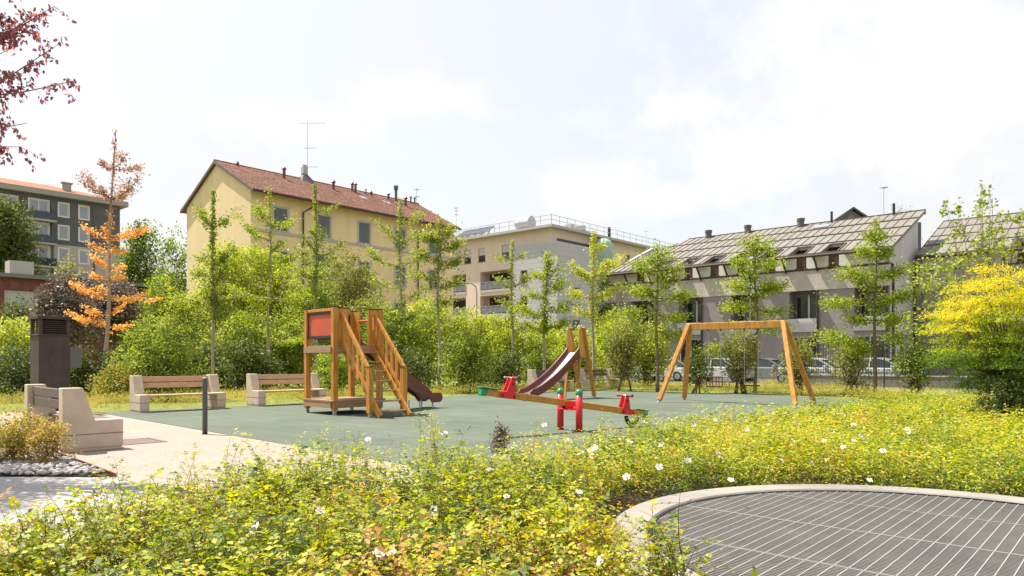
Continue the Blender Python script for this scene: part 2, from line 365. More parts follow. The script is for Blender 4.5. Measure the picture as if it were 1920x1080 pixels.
# soft play surface: back edge curves along the planting
back = [(-10.4,18.1),(-10.0,18.8),(-8.3,20.3),(-6.4,22.2),(-4.6,24.0),(-2.9,25.6),(-1.6,27.2),(0,28.6),(1.9,29.8),(3.4,31.0),(5.2,31.0),(7.0,29.4),(8.6,28.3),(10.0,27.0),(11.2,25.2),(11.6,22.5),(10.6,20.6)]
rubber_poly = [(-10.4,18.1),(-2.6,10.4),(0.2,7.6)]+back[::-1][:-1]
sheet('play_surface', rubber_poly, .012, 'rubber', .05)
paving_poly = [(-6.6,10.35),(-4.55,8.25),(-1.5,5.1),(1.5,6.3),(.2,7.6),(-2.6,10.4),(-10.4,18.1),(-15.5,18.6)]
sheet('paving', paving_poly, .006, 'paving', .05)
sheet('path', [(-14,2.5),(-2,2.5),(-1.2,4.8),(-4.55,8.25),(-14,8.5)], .0, 'path', .04)
street_c = [(p[0], p[1]) for p in []]
def gp(a, b): v = A*a+B*b; return (v.x, v.y)
sheet('street', [gp(41.0,-60), gp(46.4,-60), gp(46.4,60), gp(41.0,60)], -.012, 'asphalt')
mbk = MB(); mbk.prism([gp(46.4,-60), gp(48.2,-60), gp(48.2,60), gp(46.4,60)], 'z', -.02, .11)
o = mbk.build('pavement', 'path'); o['kind'] = 'structure'
# steel edging between gravel bed and paving
e = MB(); e.bar((-6.62,10.36,.01), (-4.58,8.28,.01), .02, .06); o = e.build('edging_strip', 'burgundy'); o['kind'] = 'structure'
# drain tile
mb = MB(); c = at(258,11.75); 
d = MB(); d.cur = 0
ux = Vector((.707,.707,0)); uy = Vector((-.707,.707,0))
root = thing('drain_cover', 'brown square slotted drain cover set flush in the pale paving beside the near bench', 'drain cover', (c.x-.1, c.y, .006), R(45))
d.box(-.42,.42,-.42,-.36,0,.008); d.box(-.42,.42,.36,.42,0,.008); d.box(-.42,-.36,-.36,.36,0,.008); d.box(.36,.42,-.36,.36,0,.008); d.build('frame', 'bench_dark', root)
d = MB(); d.box(-.355,.355,-.355,.355,-.004,.001)
for k in range(17): d.box(-.34,.34,-.34+k*.041,-.316+k*.041,.001,.006)
d.build('grating', mat('rust_brown', (.27,.2,.165), .8, .2, 10), root)

# ================================================================ climbing tower
def climbing_tower():
    r = thing('climbing_tower', 'orange timber climbing tower with red panel, steep stairs and burgundy slide', 'play tower', (-4.30, 17.35, .012), R(45))
    s = 1.3; H = 2.62; pw = .13
    def post(x, y, h, nm='post'):
        p = MB(); p.box(x-pw/2, x+pw/2, y-pw/2, y+pw/2, .12, h); o = p.build(nm, 'wood', r, .012)
        c = MB(); c.box(x-pw/2-.008, x+pw/2+.008, y-pw/2-.008, y+pw/2+.008, h+.001, h+.022); c.build('post_cap', 'dark_cap', o, .006)
        f = MB(); f.box(x-.035, x+.035, y-.035, y+.035, 0, .16); f.box(x-.06,x+.06,y-.06,y+.06,0,.008); f.build('post_foot', 'galv', o)
    for x in (0, s):
        for y in (0, s): post(x, y, H)
    # decks
    for nm, z in (('lower_deck', .36), ('upper_deck', 1.70)):
        d = MB()
        ext = 0.02 if z > 1 else .1
        for k in range(10):
            y0 = -ext+k*(s+2*ext)/10; d.box(-ext-.02, s+ext+.02, y0, y0+(s+2*ext)/10-.008, z-.035, z)
        o = d.build(nm, 'wood_pale', r)
        j = MB(); zz = z-.036
        j.box(-.02, s+.02, -.11, -.067, zz-.15, zz); j.box(-.02, s+.02, s+.067, s+.11, zz-.15, zz); j.box(-.11, -.067, 0, s, zz-.15, zz); j.box(s+.067, s+.11, 0, s, zz-.15, zz)
        j.build('fascia', 'wood_pale', o, .004)
    # red panels on the left face (x=0) and back face (y=s)
    for k, P in enumerate((lambda u, z, d: (d, u, z), lambda u, z, d: (u, s-d, z))):
        p = MB(); pbox(p, P, pw/2+.03, s-pw/2-.03, 1.94, 2.46, -.01, .012); o = p.build('panel', 'red_panel', r)
        f = MB(); pbox(f, P, pw/2, s-pw/2, 2.46, 2.53, -.03, .04); pbox(f, P, pw/2, s-pw/2, 1.87, 1.94, -.03, .04); pbox(f, P, pw/2, pw/2+.04, 1.94, 2.46, -.025, .035); pbox(f, P, s-pw/2-.04, s-pw/2, 1.94, 2.46, -.025, .035)
        f.build('panel_frame', 'dark_cap', o, .004)
        t = MB(); pbox(t, P, pw/2, s-pw/2, 2.531, 2.60, -.045, .045); t.build('top_rail', 'wood', o, .006)
    # stair entry boards on face y=0 and slide entry boards on face x=s
    for a, b in ((pw/2+.01, .36), (s-.36, s-pw/2-.01)):
        p = MB(); c = (a+b)/2
        p.box(a, c-.03, -.045, -.005, 1.72, H-.02); p.box(c+.03, b, -.045, -.005, 1.72, H-.02); p.box(c-.03, c+.03, -.045, -.005, 1.72, 2.1); p.box(c-.03, c+.03, -.045, -.005, 2.42, H-.02)
        p.build('side_board', 'wood', r, .004)
        c2 = MB(); c2.box(a-.0, b, -.055, .005, H-.019, H+.004); c2.build('board_cap', 'dark_cap', r)
        p = MB(); p.box(s+.005, s+.045, a, b, 1.72, H-.02); p.build('side_board', 'wood', r, .004)
    g = MB(); g.tube([(s+.03, .3, 2.36), (s+.03, s-.3, 2.36)], .03); g.build('crossbar', 'red_panel', r, smooth=True)
    # stairs: run in -y
    x0, x1 = .24, s-.24; run = 1.50; top = 1.70
    slope = top/run
    n = 7
    for xs in (x0, x1):
        st = MB(); st.bar((xs, -.03, top-.06), (xs, -run-.08, .03), .045, .17); st.build('stringer', 'wood', r, .006)
    for k in range(n):
        y = -.16-k*(run-.08)/n; z = top+(y+.0)*slope+.02
        t = MB(); t.box(x0+.024, x1-.024, y-.11, y+.07, z-.035, z); t.build('tread', 'wood_pale', r, .004)
    for xs in (x0-.0, x1+.0):
        sx = -1 if xs < .5 else 1
        px = xs+sx*.07
        p = MB(); p.box(px-.065, px+.065, -1.26-.065, -1.26+.065, .1, 1.17); o = p.build('newel_post', 'wood', r, .012)
        c = MB(); c.box(px-.073, px+.073, -1.333, -1.187, 1.171, 1.19); c.build('post_cap', 'dark_cap', o, .005)
        c = MB(); c.box(px-.035, px+.035, -1.295, -1.225, 0, .14); c.build('post_foot', 'galv', o)
        h = MB(); h.bar((px+sx*.0, -.03, 2.48), (px+sx*.0, -1.32 if sx > 0 else -1.22, 1.12), .06, .10); h.build('handrail', 'wood', r, .012)
        h2 = MB(); h2.bar((px, -.05, 1.86), (px, -1.2, .62), .045, .09); h2.build('lower_rail', 'wood', r, .008)
        for k in range(5):
            y = -.16-k*.205; zt = 2.48+(y+.03)*(1.36/1.25)-.02; zb = 1.70+(y)*1.1+.02
            b = MB(); b.box(px-.02+sx*.0, px+.02, y-.05, y+.05, zb, zt); o = b.build('baluster', 'wood', r, .003)
    # slide in +x
    pts = []
    for i in range(17):
        t = i/16; x = s+.05+t*2.2
        z = 1.70*(1-t)**1.25+.22*t
        if t > .86: z = .235
        pts.append((x, z))
    m1 = MB()
    for (xa, za), (xb, zb) in zip(pts, pts[1:]): m1.add([(xa,.35,za),(xa,.95,za),(xb,.95,zb),(xb,.35,zb)], [(0,1,2,3)])
    m1.build('slide_bed', 'burgundy', r)
    for y in (.33, .95):
        m2 = MB(); vs = []; n = len(pts)
        for x, z in pts: vs += [(x,y,z-.08),(x,y+.02,z-.08),(x,y+.02,z+.19),(x,y,z+.19)]
        fs = [(0,1,2,3),(4*n-1,4*n-2,4*n-3,4*n-4)]
        for i in range(n-1):
            for q in range(4): fs.append((4*i+q,4*i+(q+1)%4,4*i+4+(q+1)%4,4*i+4+q))
        m2.add(vs, fs); x, z = pts[-1]; m2.tube([(x-.03, y-.001, z+.055), (x-.03, y+.021, z+.055)], .133, 16); m2.build('slide_side', 'burgundy', r)
    for x in (s+1.6, s+2.05):
        for y in (.40, .90):
            l = MB(); l.tube([(x, y, 0), (x, y, .22)], .02, 8); l.build('slide_leg', 'galv', r)
    return r
climbing_tower()

# ================================================================ free standing slide
def standing_slide():
    r = thing('slide', 'free-standing burgundy slide with steel bed and orange timber ladder', 'slide', (2.72, 25.98, .012), R(180+49.5))
    w = .60
    for sy in (-1, 1):
        y = sy*w/2
        m = MB(); m.bar((-.02, y, .05), (.66, y, 2.5), .075, .15, up=(0,1,0)); m.build('ladder_rail', 'wood', r, .012)
        f = MB(); f.box(-.06,.02,y-.03,y+.03,0,.07); f.build('rail_foot', 'galv', r)
        # guard plate with a rounded inner edge
        prof = [(.43,1.42),(.74,1.42),(.84,1.50),(.88,1.62),(.88,2.40),(.83,2.50),(.66,2.50)]
        g = MB(); g.prism(prof, 'y', y-sy*.045-.015, y-sy*.045+.015); g.build('guard_plate', mat('ochre_board', (.55,.31,.075), .45, .1, 3), r, .004)
        l = MB(); l.bar((.78, y*.85, 1.5), (1.02, y*.85, .02), .05, .1, up=(0,1,0)); l.build('support_leg', 'wood', r, .006)
    for k in range(6):
        z = .27+k*.26; x = -.02+z*.68/2.5+.0
        t = MB(); t.box(x-.05, x+.05, -w/2+.04, w/2-.04, z-.015, z+.015); t.build('rung', 'galv', r)
    b = MB(); b.tube([(.68, -w/2, 2.43), (.68, w/2, 2.43)], .017, 8); b.build('crossbar', 'dark_cap', r)
    p = MB(); p.box(.42, .86, -w/2+.05, w/2-.05, 1.54, 1.58); p.build('platform', 'steel', r)
    m1 = MB(); m2 = MB(); cur = []
    pts = []
    for i in range(25):
        t = i/24; x = .84+t*2.62
        z = .24+1.36*(1-t)**1.55 if t < 1 else .24
        pts.append((x, z))
    hw = .235
    for (xa, za), (xb, zb) in zip(pts, pts[1:]):
        for y0, y1, z0, z1 in ((-hw,-hw*.5,.02,0),(-hw*.5,hw*.5,0,0),(hw*.5,hw,0,.02)):
            m1.add([(xa,y0,za+z0),(xa,y1,za+z1),(xb,y1,zb+z1),(xb,y0,zb+z0)], [(0,1,2,3)])
    m1.build('slide_bed', 'steel', r)
    for y in (-hw-.04, hw):
        m2 = MB(); vs = []; n = len(pts)
        for x, z in pts:
            h = .20-.06*max(0, x-2.6); vs += [(x,y,z-.11),(x,y+.04,z-.11),(x,y+.04,z+h),(x,y,z+h)]
        fs = [(0,1,2,3),(4*n-1,4*n-2,4*n-3,4*n-4)]
        for i in range(n-1):
            for q in range(4): fs.append((4*i+q,4*i+(q+1)%4,4*i+4+(q+1)%4,4*i+4+q))
        m2.add(vs, fs); x, z = pts[-1]; m2.tube([(x-.02, y-.001, z+.02), (x-.02, y+.041, z+.02)], .128, 16); m2.build('side_wall', 'burgundy', r)
    l = MB(); l.tube([(3.1,0,0),(3.1,0,.24)], .025, 8); l.build('support_leg', 'galv', r)
standing_slide()

# ================================================================ seesaw
def seesaw():
    cx, cy = 1.09, 13.55
    r = thing('seesaw', 'wooden seesaw beam with red handle plates between two red posts with green caps', 'seesaw', (cx, cy, .012), math.atan2(.95, 1.43))
    for sy in (-1, 1):
        y = sy*.285
        p = MB(); p.lathe([(.064,0),(.064,.70)], 20, (0,y)); o = p.build('post', 'red', r, smooth=True)
        for q in o.data.polygons: q.use_smooth = abs(q.normal.z) < .5
        c = MB(); c.lathe([(.068,.69),(.072,.71),(.070,.74),(.055,.775),(.03,.793),(.004,.798)], 20, (0,y)); c.build('post_cap', 'green_plastic', o, smooth=True)
        b = MB(); b.tube([(0,y-sy*.02-.02,.44),(0,y+.02-sy*.0,.44)], .085, 14); 
    br = MB(); br.box(-.14,.14,-.20,.20,.40,.425); br.box(-.14,.14,-.075,-.055,.425,.56); br.box(-.14,.14,.055,.075,.425,.56); br.tube([(0,-.33,.44),(0,.33,.44)], .02, 8)
    br.build('pivot_bracket', 'red', r, .004)
    slope = (.76-.27)/(2*1.72); ang = math.atan(slope)
    bm = bpy.data.objects.new('beam', None)
    def T(x, z): return (x*math.cos(ang)+z*math.sin(ang), .515-x*math.sin(ang)+z*math.cos(ang))
    def tb(mb):
        mb.v = [(T(v[0], v[2])[0], v[1], T(v[0], v[2])[1]) for v in mb.v]; return mb
    b = MB(); b.box(-1.88,1.88,-.052,.052,-.06,.06); tb(b).build('beam', 'wood', r, .012)
    for sx in (-1, 1):
        for sy in (-1, 1):
            y = sy*.066
            prof = [(sx*x, z) for x, z in ((1.29,-.065),(1.62,-.065),(1.62,.04),(1.49,.055),(1.41,.32),(1.38,.345),(1.345,.32),(1.29,.04))]
            p = MB(); p.prism(prof, 'y', y-.011, y+.011); o = tb(p).build('handle_plate', 'red', r, .003)
            k = MB()
            for x, z in ((1.32,-.02),(1.57,-.02),(1.38,.2)): k.tube([(sx*x, y+sy*.011, z),(sx*x, y+sy*.022, z)], .022, 8)
            tb(k).build('bolt', 'dark_cap', o)
        h = MB(); h.tube([(sx*1.375,-.2,.31),(sx*1.375,.2,.31)], .017, 8); o = tb(h).build('handlebar', 'galv', r, smooth=True)
        for sy in (-1, 1):
            k = MB(); k.tube([(sx*1.375,sy*.09,.31),(sx*1.375,sy*.13,.31),(sx*1.375,sy*.2,.31),(sx*1.375,sy*.215,.31)], [.024,.026,.026,.032], 10); tb(k).build('grip', 'burgundy', o)
        q = MB(); q.box(min(sx*1.66,sx*2.02), max(sx*1.66,sx*2.02), -.095,.095,.062,.08); o = tb(q).build('seat', 'green_plastic', r, .01)
        q = MB(); q.box(min(sx*1.885,sx*2.0), max(sx*1.885,sx*2.0), -.065,.065,-.075,.061); tb(q).build('end_block', 'green_plastic', o, .02)
        # half tyre under the end
        if sx < 0: continue
        t = MB(); pts = [(sx*1.62+.15*math.cos(a), 0, -.09-.15*math.sin(a)) for a in [math.pi*k/12 for k in range(13)]]
        t.tube(pts, .042, 10); tb(t).build('bumper_tyre', 'rubber_black', r, smooth=True)
seesaw()

# ================================================================ swing set
def swing_set():
    r = thing('swing_set', 'orange timber swing frame with a caged toddler seat and a flat seat', 'swing set', (6.865, 22.07, .012), -.66)
    L2 = 1.48; H = 2.42; a = .94; b = .6
    m = MB(); m.box(-L2-.04, L2+.04, -.06, .06, H-.13, H+.09); m.build('top_beam', 'wood', r, .015)
    for sx in (-1, 1):
        for sy in (-1, 1):
            l = MB(); base = Vector((sx*(L2+b), sy*a, .07)); top = Vector((sx*(L2+.0), sy*.055, H+.06))
            l.bar(base, top, .132, .132, up=(0,1,0)); o = l.build('leg', 'wood', r, .014)
            d = (top-base).normalized(); f = MB(); f.tube([base-d*.09, base+d*.05], .045, 8); f.build('leg_foot', 'galv', o)
    def chain(x0, x1, z1, yoff, par, name='chain'):
        c = MB(); n = 34; p = Vector((x0, 0, H-.15)); q = Vector((x1, yoff, z1))
        for k in range(n):
            s = p.lerp(q, k/n); e = p.lerp(q, (k+.8)/n)
            c.bar(s, e, .007 if k % 2 else .016, .016 if k % 2 else .007, up=(0,1,0))
        c.build('chain', 'galv', par)
    for x0, x1, cage in ((-.85,-.45,True),(.3,.72,False)):
        sroot = None
        s = MB(); z = .56 if not cage else .50
        s.box(x0-.02, x1+.02, -.12, .12, z-.015, z+.02); sroot = s.build('seat', 'rubber_black' if not cage else 'burgundy', r, .01)
        for x in (x0, x1):
            h = MB(); h.tube([(x,0,H-.13),(x,0,H-.17)], .025, 8); h.build('hanger', 'dark_cap', r)
            chain(x, x, .60 if not cage else .80, 0, r)
        if cage:
            g = MB(); zt = .80
            for pts in ([(x0,-.14),(x1,-.14)],[(x1,-.14),(x1,.14)],[(x1,.14),(x0,.14)],[(x0,.14),(x0,-.14)]):
                g.bar((*pts[0],zt),(*pts[1],zt), .035, .035)
            for x in (x0,(x0+x1)/2,x1):
                for y in (-.14,.14): g.bar((x,y,.51),(x,y,.79), .022, .022)
            g.build('safety_cage', 'burgundy', sroot)
swing_set()

# ================================================================ benches
def bench(loc, rz, L_, label, slat='bench_wood', group='concrete and timber benches'):
    r = thing('park_bench', label, 'bench', (*loc, .012), rz, group)
    t = .23
    prof = [(0,.04),(-.8,.04),(-.8,.45),(-.42,.45),(-.26,.93),(0,.93)]
    for x in (0, L_-t):
        b = MB(); b.prism(prof, 'x', x, x+t)
        o = b.build('end_block', 'concrete', r, .012)
        k = MB(); k.prism([(.003-.02,0),(-.78,0),(-.78,.05),(-.02,.05)], 'x', x+.01, x+t-.01); k.build('base', 'concrete', o)
        g = MB()
        for z in (.24,):
            g.box(x-.0015, x+t+.0015, -.8015, .0015, z, z+.012)
        g.build('joint_groove', 'bench_dark', o)
    for z0 in (.60, .76):
        s = MB(); s.box(t+.002, L_-t-.002, -.13, -.075, z0, z0+.14); s.build('back_slat', slat, r, .008)
    for k in range(4):
        y = -.30-k*.12
        s = MB(); s.box(t+.002, L_-t-.002, y-.11, y, .395, .44); s.build('seat_slat', slat, r, .008)
    return r
bench((-6.46,10.3), R(135), 2.45, 'concrete bench seen from behind its end, with dark back slats, beside the pebble bed', 'bench_dark')
bench((-9.97,18.67), R(45), 2.2, 'concrete bench with two pale wooden back slats just behind the dark bollard')
bench((-7.87,21.2), R(45), 2.2, 'concrete bench partly hidden behind the legs of the climbing tower')
bench((.65,30.5), R(45), 2.1, 'concrete bench with its back end rising just left behind the foot of the burgundy slide', 'bench_dark')
bench((2.95,32.8), R(45), 2.3, 'concrete bench seen through the ladder of the burgundy slide', 'bench_dark')
# ---------------- bollard
r = thing('bollard', 'dark grey slim metal bollard at the edge of the pale paving', 'bollard', (-5.56, 12.97, .006))
m = MB(); m.lathe([(.044,0),(.044,1.0),(.040,1.012)], 20); o = m.build('post', 'bollard', r, smooth=True)
for q in o.data.polygons: q.use_smooth = abs(q.normal.z) < .5
m = MB(); m.lathe([(.041,1.0125),(.041,1.022),(.036,1.028)], 20); m.build('cap', 'galv', r)
m = MB(); m.lathe([(.055,0.0),(.055,.006)], 20); m.build('base_ring', 'dark_cap', r)
# ---------------- ventilation shaft
def shaft():
    r = thing('ventilation_shaft', 'tall dark brown metal ventilation shaft with louvred head behind the near bench', 'ventilation shaft', (-11.56, 17.5, 0), R(49))
    w = .68; h = .36
    m = MB(); m.box(0,w,0,w,0,1.95); m.build('casing', 'shaft', r, .01)
    m = MB(); z0, z1 = 1.952, 2.36
    for x, y in ((0,0),(w-.08,0),(0,w-.08),(w-.08,w-.08)): m.box(x,x+.08,y,y+.08,z0,z1)
    m.box(-.02,w+.02,-.02,w+.02,z0-.002,z0+.03); m.box(-.035,w+.035,-.035,w+.035,z1,z1+.08)
    o = m.build('louvre_head', 'shaft', r, .006)
    m = MB(); m.box(.1,w-.1,.1,w-.1,z0+.03,z1); m.build('dark_core', 'rubber_black', o)
    m = MB()
    for k in range(7):
        z = z0+.055+k*.052
        m.bar((.08,.035,z),(w-.08,.035,z),.07,.012,up=(0,-.5,1)); m.bar((.035,.08,z),(.035,w-.08,z),.07,.012,up=(-.5,0,1)); m.bar((w-.035,.08,z),(w-.035,w-.08,z),.07,.012,up=(.5,0,1))
    m.build('louvre', 'shaft', o)
    m = MB(); m.box(w+.002,w+.27,.03,.15,1.15,1.68); o = m.build('control_box', 'box_grey', r, .01)
shaft()

# ================================================================ round grating
def grating():
    cx, cy = 2.88, 4.72; Ri = 1.95; Ro = 2.24; zt = .15
    r = thing('round_grating', 'large round steel floor grating in a white concrete ring in the foreground', 'floor grating', (cx, cy, 0), GR)
    m = MB(); n = 96
    m.lathe([(Ri-.002,zt-.03),(Ri+.03,zt),(Ro-.03,zt),(Ro,zt-.03),(Ro,-.02)], n); 
    m = MB(); prof = [(Ri,-.3),(Ri,zt-.012),(Ri+.012,zt),(Ro-.03,zt),(Ro,zt-.03),(Ro,-.05)]
    vs = []; fs = []
    for a, z in prof:
        for k in range(n): t = 2*math.pi*k/n; vs.append((a*math.cos(t), a*math.sin(t), z))
    for i in range(len(prof)-1):
        for k in range(n): k2=(k+1)%n; fs.append((i*n+k, i*n+k2, (i+1)*n+k2, (i+1)*n+k))
    m.add(vs, fs); m.build('concrete_ring', 'concrete_pale', r)
    m = MB()
    for k in range(n):
        a = 2*math.pi*k/n; b = 2*math.pi*(k+1)/n
        m.add([((Ri-.03)*math.cos(a),(Ri-.03)*math.sin(a),zt-.012),((Ri-.03)*math.cos(b),(Ri-.03)*math.sin(b),zt-.012),((Ri-.001)*math.cos(b),(Ri-.001)*math.sin(b),zt-.012),((Ri-.001)*math.cos(a),(Ri-.001)*math.sin(a),zt-.012),
               ((Ri-.03)*math.cos(a),(Ri-.03)*math.sin(a),zt-.1),((Ri-.03)*math.cos(b),(Ri-.03)*math.sin(b),zt-.1)], [(0,1,2,3),(0,4,5,1)])
    m.build('seat_ring', 'rubber_black', r)
    # bearing bars run along local y (B), cross rods along local x (A)
    m = MB(); R0 = Ri-.032; p = .032; k = int(R0/p)
    for i in range(-k, k+1):
        x = i*p; h = math.sqrt(max(0, R0*R0-x*x)); m.box(x-.0045, x+.0045, -h, h, zt-.062, zt-.018)
    m.build('bearing_bars', 'g_bar', r)
    m = MB(); p = .083; k = int(R0/p)
    for i in range(-k, k+1):
        y = i*p; h = math.sqrt(max(0, R0*R0-y*y)); wd = .003 if i != -6 else .009
        m.box(-h, h, y-wd, y+wd, zt-.03, zt-.0165)
    m.build('cross_rods', 'g_rod', r)
    m = MB()
    for x in (-1.0,.0,1.0):
        h = math.sqrt(R0*R0-x*x); m.box(x-.012,x+.012,-h,h,zt-.07,zt-.0155)
    m.build('panel_joint', 'g_rod2', r)
    m = MB(); m.lathe([(.01,-.02),(Ri,-.02)], n); m.build('pit_floor', 'g_pit', r)
M['g_bar'] = mat('grating_bar', (.215,.205,.19), .55, .15, 3, metal=.2)
M['g_rod'] = mat('grating_rod', (.34,.325,.30), .5, .1, 3, metal=.1)
M['g_rod2'] = mat('grating_joint', (.2,.195,.185), .5, metal=.1)
M['g_pit'] = mat('pit_floor', (.03,.03,.03), .95)
grating()
# ================================================================ buildings (local x = away right, y = away left)
PY = lambda u, z, d: (u, d, z)
PX = lambda u, z, d: (d, u, z)
def chimney(name, par, x, y, z, r, h, m='burgundy', cap=True):
    c = MB(); c.lathe([(r,z),(r,z+h)], 10, (x,y))
    if cap: c.lathe([(r*1.6,z+h+.05),(r*1.7,z+h+.1),(r*.4,z+h+.28)], 10, (x,y)); c.lathe([(r*.5,z+h),(r*.5,z+h+.06)], 8, (x,y))
    return c.build(name, m, par)
def antenna(par, x, y, z, h, mth='galv', booms=((1,.9),), name='antenna', dirv=(1,0)):
    a = MB(); a.tube([(x,y,z),(x,y,z+h)], .022, 6)
    for f, l in booms:
        zz = z+h*f; dx, dy = dirv
        a.bar((x-dx*l*.3,y-dy*l*.3,zz),(x+dx*l*.7,y+dy*l*.7,zz+.05*l), .022, .022)
        for k in range(7):
            t = -.3+k*l/6.5/l; e = .28*(1-.05*k)
            p = Vector((x+dx*l*t, y+dy*l*t, zz+.05*l*(t+.3))); a.bar(p-Vector((-dy,dx,0))*e, p+Vector((-dy,dx,0))*e, .015, .015)
    return a.build(name, mth, par)

def yellow_building():
    r = thing('yellow_apartment_building', 'yellow rendered apartment house with gable end and red clay tile roof', 'building', (-19.34, 53.0, 0), GR)
    Lx, Ly, E = 20.7, 10.55, 14.08; rise = 2.75; ridge = E+rise
    cols = [2.45, 6.34, 10.3, 14.2, 18.2]
    holes = []; wins = []
    for i, c in enumerate(cols):
        for row, (s0, s1) in enumerate(((11.25,12.95),(7.95,9.65),(4.65,6.35),(1.3,3.0))):
            if i == 2 and row == 1: s0 = 6.95
            if i == 2 and row == 1: hw = .55
            else: hw = .56
            holes.append((c-hw, c+hw, s0, s1)); wins.append((c-hw, c+hw, s0, s1, row, i))
    mb = MB(); mb.cur = 0
    wall(mb, PY, 0, Lx, 0, E, holes, .2)
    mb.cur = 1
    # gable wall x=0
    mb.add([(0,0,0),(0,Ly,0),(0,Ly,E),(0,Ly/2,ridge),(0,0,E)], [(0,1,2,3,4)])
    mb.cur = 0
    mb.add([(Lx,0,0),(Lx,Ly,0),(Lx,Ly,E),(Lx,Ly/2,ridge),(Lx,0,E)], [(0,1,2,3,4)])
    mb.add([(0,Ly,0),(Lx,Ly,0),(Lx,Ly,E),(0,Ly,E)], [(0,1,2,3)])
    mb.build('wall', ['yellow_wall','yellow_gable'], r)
    for (a, b, c, d, row, i) in wins:
        win = window(r, PY, a, b, c, d, 'trim_grey', 'glass_dark', .05, 2, .17, 'trim_grey', shutter=('shutter', 1.0 if (row == 0 or i % 2) else .5))
        if i == 2 and row == 1:
            win['label'] = 'balcony door with grey surround'
    # string courses
    for z in (10.95,):
        m = MB(); m.box(-.02, Lx+.02, -.07, -.001, z, z+.2); m.build('string_course', 'trim_grey', r)
    # small balcony
    m = MB(); m.box(9.2,11.4,-1.0,-.002,6.75,6.93); o = m.build('balcony', 'trim_grey', r)
    m = MB(); m.box(9.2,11.4,-1.0,-.96,7.9,7.95); m.box(9.2,9.24,-.96,0,7.9,7.95); m.box(11.36,11.4,-.96,0,7.9,7.95)
    for k in range(20): m.box(9.2+k*.115,9.225+k*.115,-.99,-.965,6.93,7.9)
    for k in range(8): m.box(9.205,9.23,-.9+k*.115,-.875+k*.115,6.93,7.9)
    m.build('railing', 'fence_dark', o)
    # roof
    ov = .75; og = .22; sl = rise/(Ly/2); th = .16
    m = MB()
    for sgn in (0, 1):
        y0 = -ov if sgn == 0 else Ly+ov; z0 = E-ov*sl
        v = [(-og,y0,z0+.05),(Lx+og,y0,z0+.05),(Lx+og,Ly/2,ridge+.05),(-og,Ly/2,ridge+.05)]
        v2 = [(a,b,c+th) for a,b,c in v]
        m.add(v+v2, [(0,1,2,3),(4,5,6,7),(0,1,5,4),(1,2,6,5),(2,3,7,6),(3,0,4,7)])
    ro = m.build('roof', 'tiles', r)
    m = MB()
    for k in range(60):   # ridge tiles
        x = -og+k*(Lx+2*og)/60; m.tube([(x,Ly/2,ridge+.2),(x+.36,Ly/2,ridge+.215)], [.13,.115], 8)
    m.build('ridge_tiles', 'tiles', ro)
    # tile rows as low relief courses along the eave side
    m = MB()
    nrow = 98
    for k in range(nrow):
        x = -og+.1+k*(Lx+2*og-.15)/nrow
        m.bar((x,-ov-.02,E-ov*sl+.05+th+.015),(x,Ly/2-.1,ridge+.05+th-.03), .10, .06)
    m.build('roof_rolls', 'tiles', ro)
    m = MB(); m.box(-og,Lx+og,-ov-.14,-ov-.005,E-ov*sl+.02,E-ov*sl+.16); m.build('gutter', 'dark_brown', ro)
    # verge boards
    for x in (-og-.03, Lx+og+.001):
        m = MB(); 
        for y0, y1 in ((-ov, Ly/2), (Ly+ov, Ly/2)): m.add([(x,y0,E-ov*sl-.03),(x,y1,ridge-.03),(x,y1,ridge+.2),(x,y0,E-ov*sl+.2),(x+.03,y0,E-ov*sl-.03),(x+.03,y1,ridge-.03),(x+.03,y1,ridge+.2),(x+.03,y0,E-ov*sl+.2)], [(0,1,2,3),(7,6,5,4),(0,1,5,4),(2,3,7,6),(0,3,7,4)])
        m.build('verge_board', 'box_grey', ro)
    # brown downpipes with swan necks
    for x in (4.35, 16.2):
        m = MB(); m.tube([(x+.55,-ov-.05,E-ov*sl+.0),(x+.5,-.6,E-.75),(x,-.12,E-1.15),(x,-.12,.3)], .065, 8); m.build('downpipe', 'dark_brown', r)
    def on(x, y): return E+sl*y if y < Ly/2 else E+sl*(Ly-y)
    for x, y, rr, h in ((1.6,5.0,.07,.35),(5.2,4.1,.12,.95),(9.9,3.9,.12,.8),(12.4,4.6,.11,.85),(12.75,4.6,.11,.85),(14.0,4.7,.05,.5),(14.6,4.7,.09,.4),(16.4,4.4,.1,.65),(17.6,3.3,.12,.9)):
        chimney('chimney', ro, x, y, on(x,y), rr, h)
    m = MB(); x, y = 17.4,4.5; m.lathe([(.13,on(x,y)),(.13,on(x,y)+1.3),(.2,on(x,y)+1.32),(.22,on(x,y)+1.7),(.15,on(x,y)+1.72)], 10, (x,y)); m.build('chimney', 'box_grey', ro)
    for x in (19.6, 20.1): chimney('chimney', ro, x, 4.9, on(x,4.9), .08, .7, 'box_grey')
    # attic hatch with antenna
    m = MB(); x = 7.9; m.add([(x-.9,4.4,on(0,4.4)+.1),(x+.9,4.4,on(0,4.4)+.1),(x+.9,6.4,on(0,6.4)+.1),(x-.9,6.4,on(0,6.4)+.1),(x,5.3,ridge+.95)], [(0,1,4),(1,2,4),(2,3,4),(3,0,4)]); m.build('roof_hatch', 'box_grey', ro)
    m = MB(); m.box(x-.25,x+.2,5.1,5.5,ridge+.7,ridge+1.3); m.tube([(x,5.3,ridge+1.3),(x,5.3,ridge+1.5)],.2,10); m.build('chimney', 'trim_grey', ro)
    antenna(r, x+.3, 5.3, ridge+.6, 4.6, booms=((1,2.2),(.53,1.0),(.17,1.2)), dirv=(.75,-.66))
